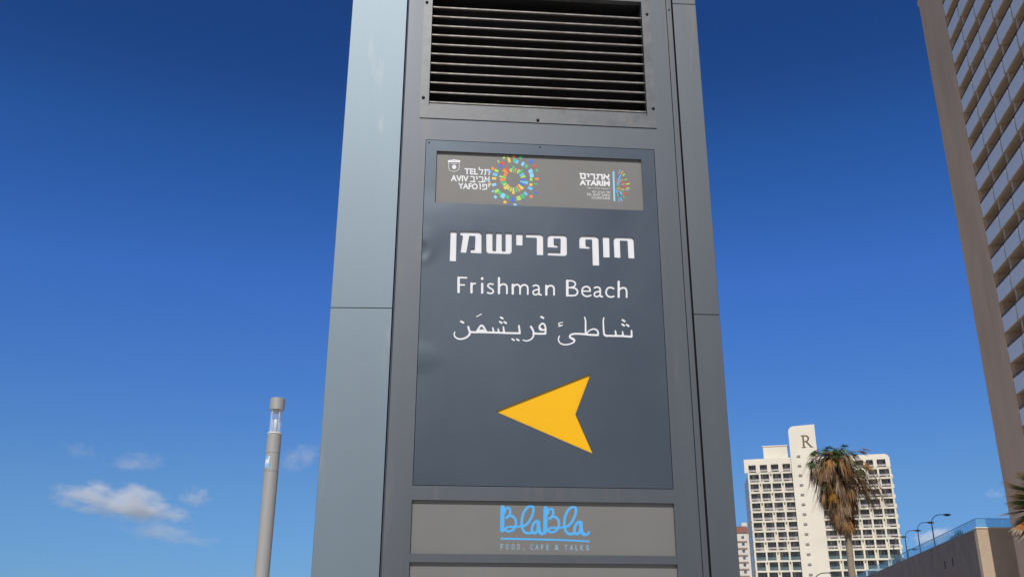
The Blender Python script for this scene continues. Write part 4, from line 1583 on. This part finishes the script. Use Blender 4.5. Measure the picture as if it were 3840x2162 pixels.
# ------------------------------------------------------------------ clouds: real vapour far out over the sea
def cloud_mat(name, dens, seed, nscale, thr):
    mt = bpy.data.materials.new(name)
    mt.use_nodes = True
    n = mt.node_tree
    n.nodes.clear()
    out = n.nodes.new('ShaderNodeOutputMaterial')
    vol = n.nodes.new('ShaderNodeVolumePrincipled')
    vol.inputs['Color'].default_value = (0.997, 0.998, 0.999, 1)
    vol.inputs['Anisotropy'].default_value = -0.25
    tc = n.nodes.new('ShaderNodeTexCoord')
    ln = n.nodes.new('ShaderNodeVectorMath'); ln.operation = 'LENGTH'
    n.links.new(tc.outputs['Object'], ln.inputs[0])
    mp = n.nodes.new('ShaderNodeMapping'); mp.inputs['Location'].default_value = (seed, seed * .7, 0)
    mp.inputs['Scale'].default_value = (nscale, nscale, nscale * .6)
    n.links.new(tc.outputs['Object'], mp.inputs[0])
    no = n.nodes.new('ShaderNodeTexNoise'); no.inputs['Scale'].default_value = 1.0; no.inputs['Detail'].default_value = 5
    no.inputs['Roughness'].default_value = .62
    n.links.new(mp.outputs[0], no.inputs['Vector'])
    # density = max(0, noise - (thr + falloff * r^2))
    pw = n.nodes.new('ShaderNodeMath'); pw.operation = 'POWER'; pw.inputs[1].default_value = 2.0
    n.links.new(ln.outputs['Value'], pw.inputs[0])
    ml = n.nodes.new('ShaderNodeMath'); ml.operation = 'MULTIPLY_ADD'; ml.inputs[1].default_value = .26; ml.inputs[2].default_value = thr
    n.links.new(pw.outputs[0], ml.inputs[0])
    sb = n.nodes.new('ShaderNodeMath'); sb.operation = 'SUBTRACT'
    n.links.new(no.outputs['Fac'], sb.inputs[0]); n.links.new(ml.outputs[0], sb.inputs[1])
    sc = n.nodes.new('ShaderNodeMath'); sc.operation = 'MULTIPLY'; sc.inputs[1].default_value = dens; sc.use_clamp = False
    mxn = n.nodes.new('ShaderNodeMath'); mxn.operation = 'MAXIMUM'; mxn.inputs[1].default_value = 0
    n.links.new(sb.outputs[0], mxn.inputs[0]); n.links.new(mxn.outputs[0], sc.inputs[0])
    n.links.new(sc.outputs[0], vol.inputs['Density'])
    n.links.new(vol.outputs[0], out.inputs['Volume'])
    return mt


CLD = [((462, 1880), 275, 74, 1.15, 3.1, 'largest white cloud low over the sea, left of the column lamp', 6),
       ((620, 1995), 200, 46, .32, 9.7, 'thin grey cloud streak under the largest cloud', 8),
       ((735, 1862), 70, 46, 1.0, 5.3, 'small puff of cloud to the right of the largest cloud', 0),
       ((510, 1728), 120, 46, .36, 7.9, 'faint wisp of cloud above the largest cloud', -4),
       ((300, 1688), 75, 36, .26, 2.2, 'faint small cloud puff up left of the other wisp', 0),
       ((1125, 1715), 120, 62, .40, 12.4, 'thin curved wisp of cloud between the column lamp and the sign pillar', -24),
       ((3500, 2012), 90, 36, 1.5, 14.0, 'pale pinkish cloud just above the blue glass balustrade', -14),
       ((3728, 1848), 44, 24, .5, 6.6, 'tiny faint cloud beside the tan tower', 0)]
DC = 3000.0
bm = bmesh.new()
bmesh.ops.create_icosphere(bm, subdivisions=3, radius=1.0)
cme0 = bpy.data.meshes.new('cloud')
bm.to_mesh(cme0); bm.free()
for (px, py), rx_, ry_, dens, seed, lab, tilt in CLD:
    d = ray(px, py)
    p = EYE + d * (DC / d.y)
    k = (p - EYE).length / FPX * .96
    me = cme0.copy(); me.name = 'cloud'
    me.materials.append(cloud_mat('cloud_vapour', dens * 0.085, seed, 2.3, .36))
    o = bpy.data.objects.new('cloud', me)
    o.location = p
    o.scale = (rx_ * k, max(rx_, ry_) * k * .6, ry_ * k)
    o.rotation_euler = (0, radians(tilt), -atan2(p.x, p.y))
    C.objects.link(o)
    tag(o, lab, 'cloud', 'clouds in the sky')
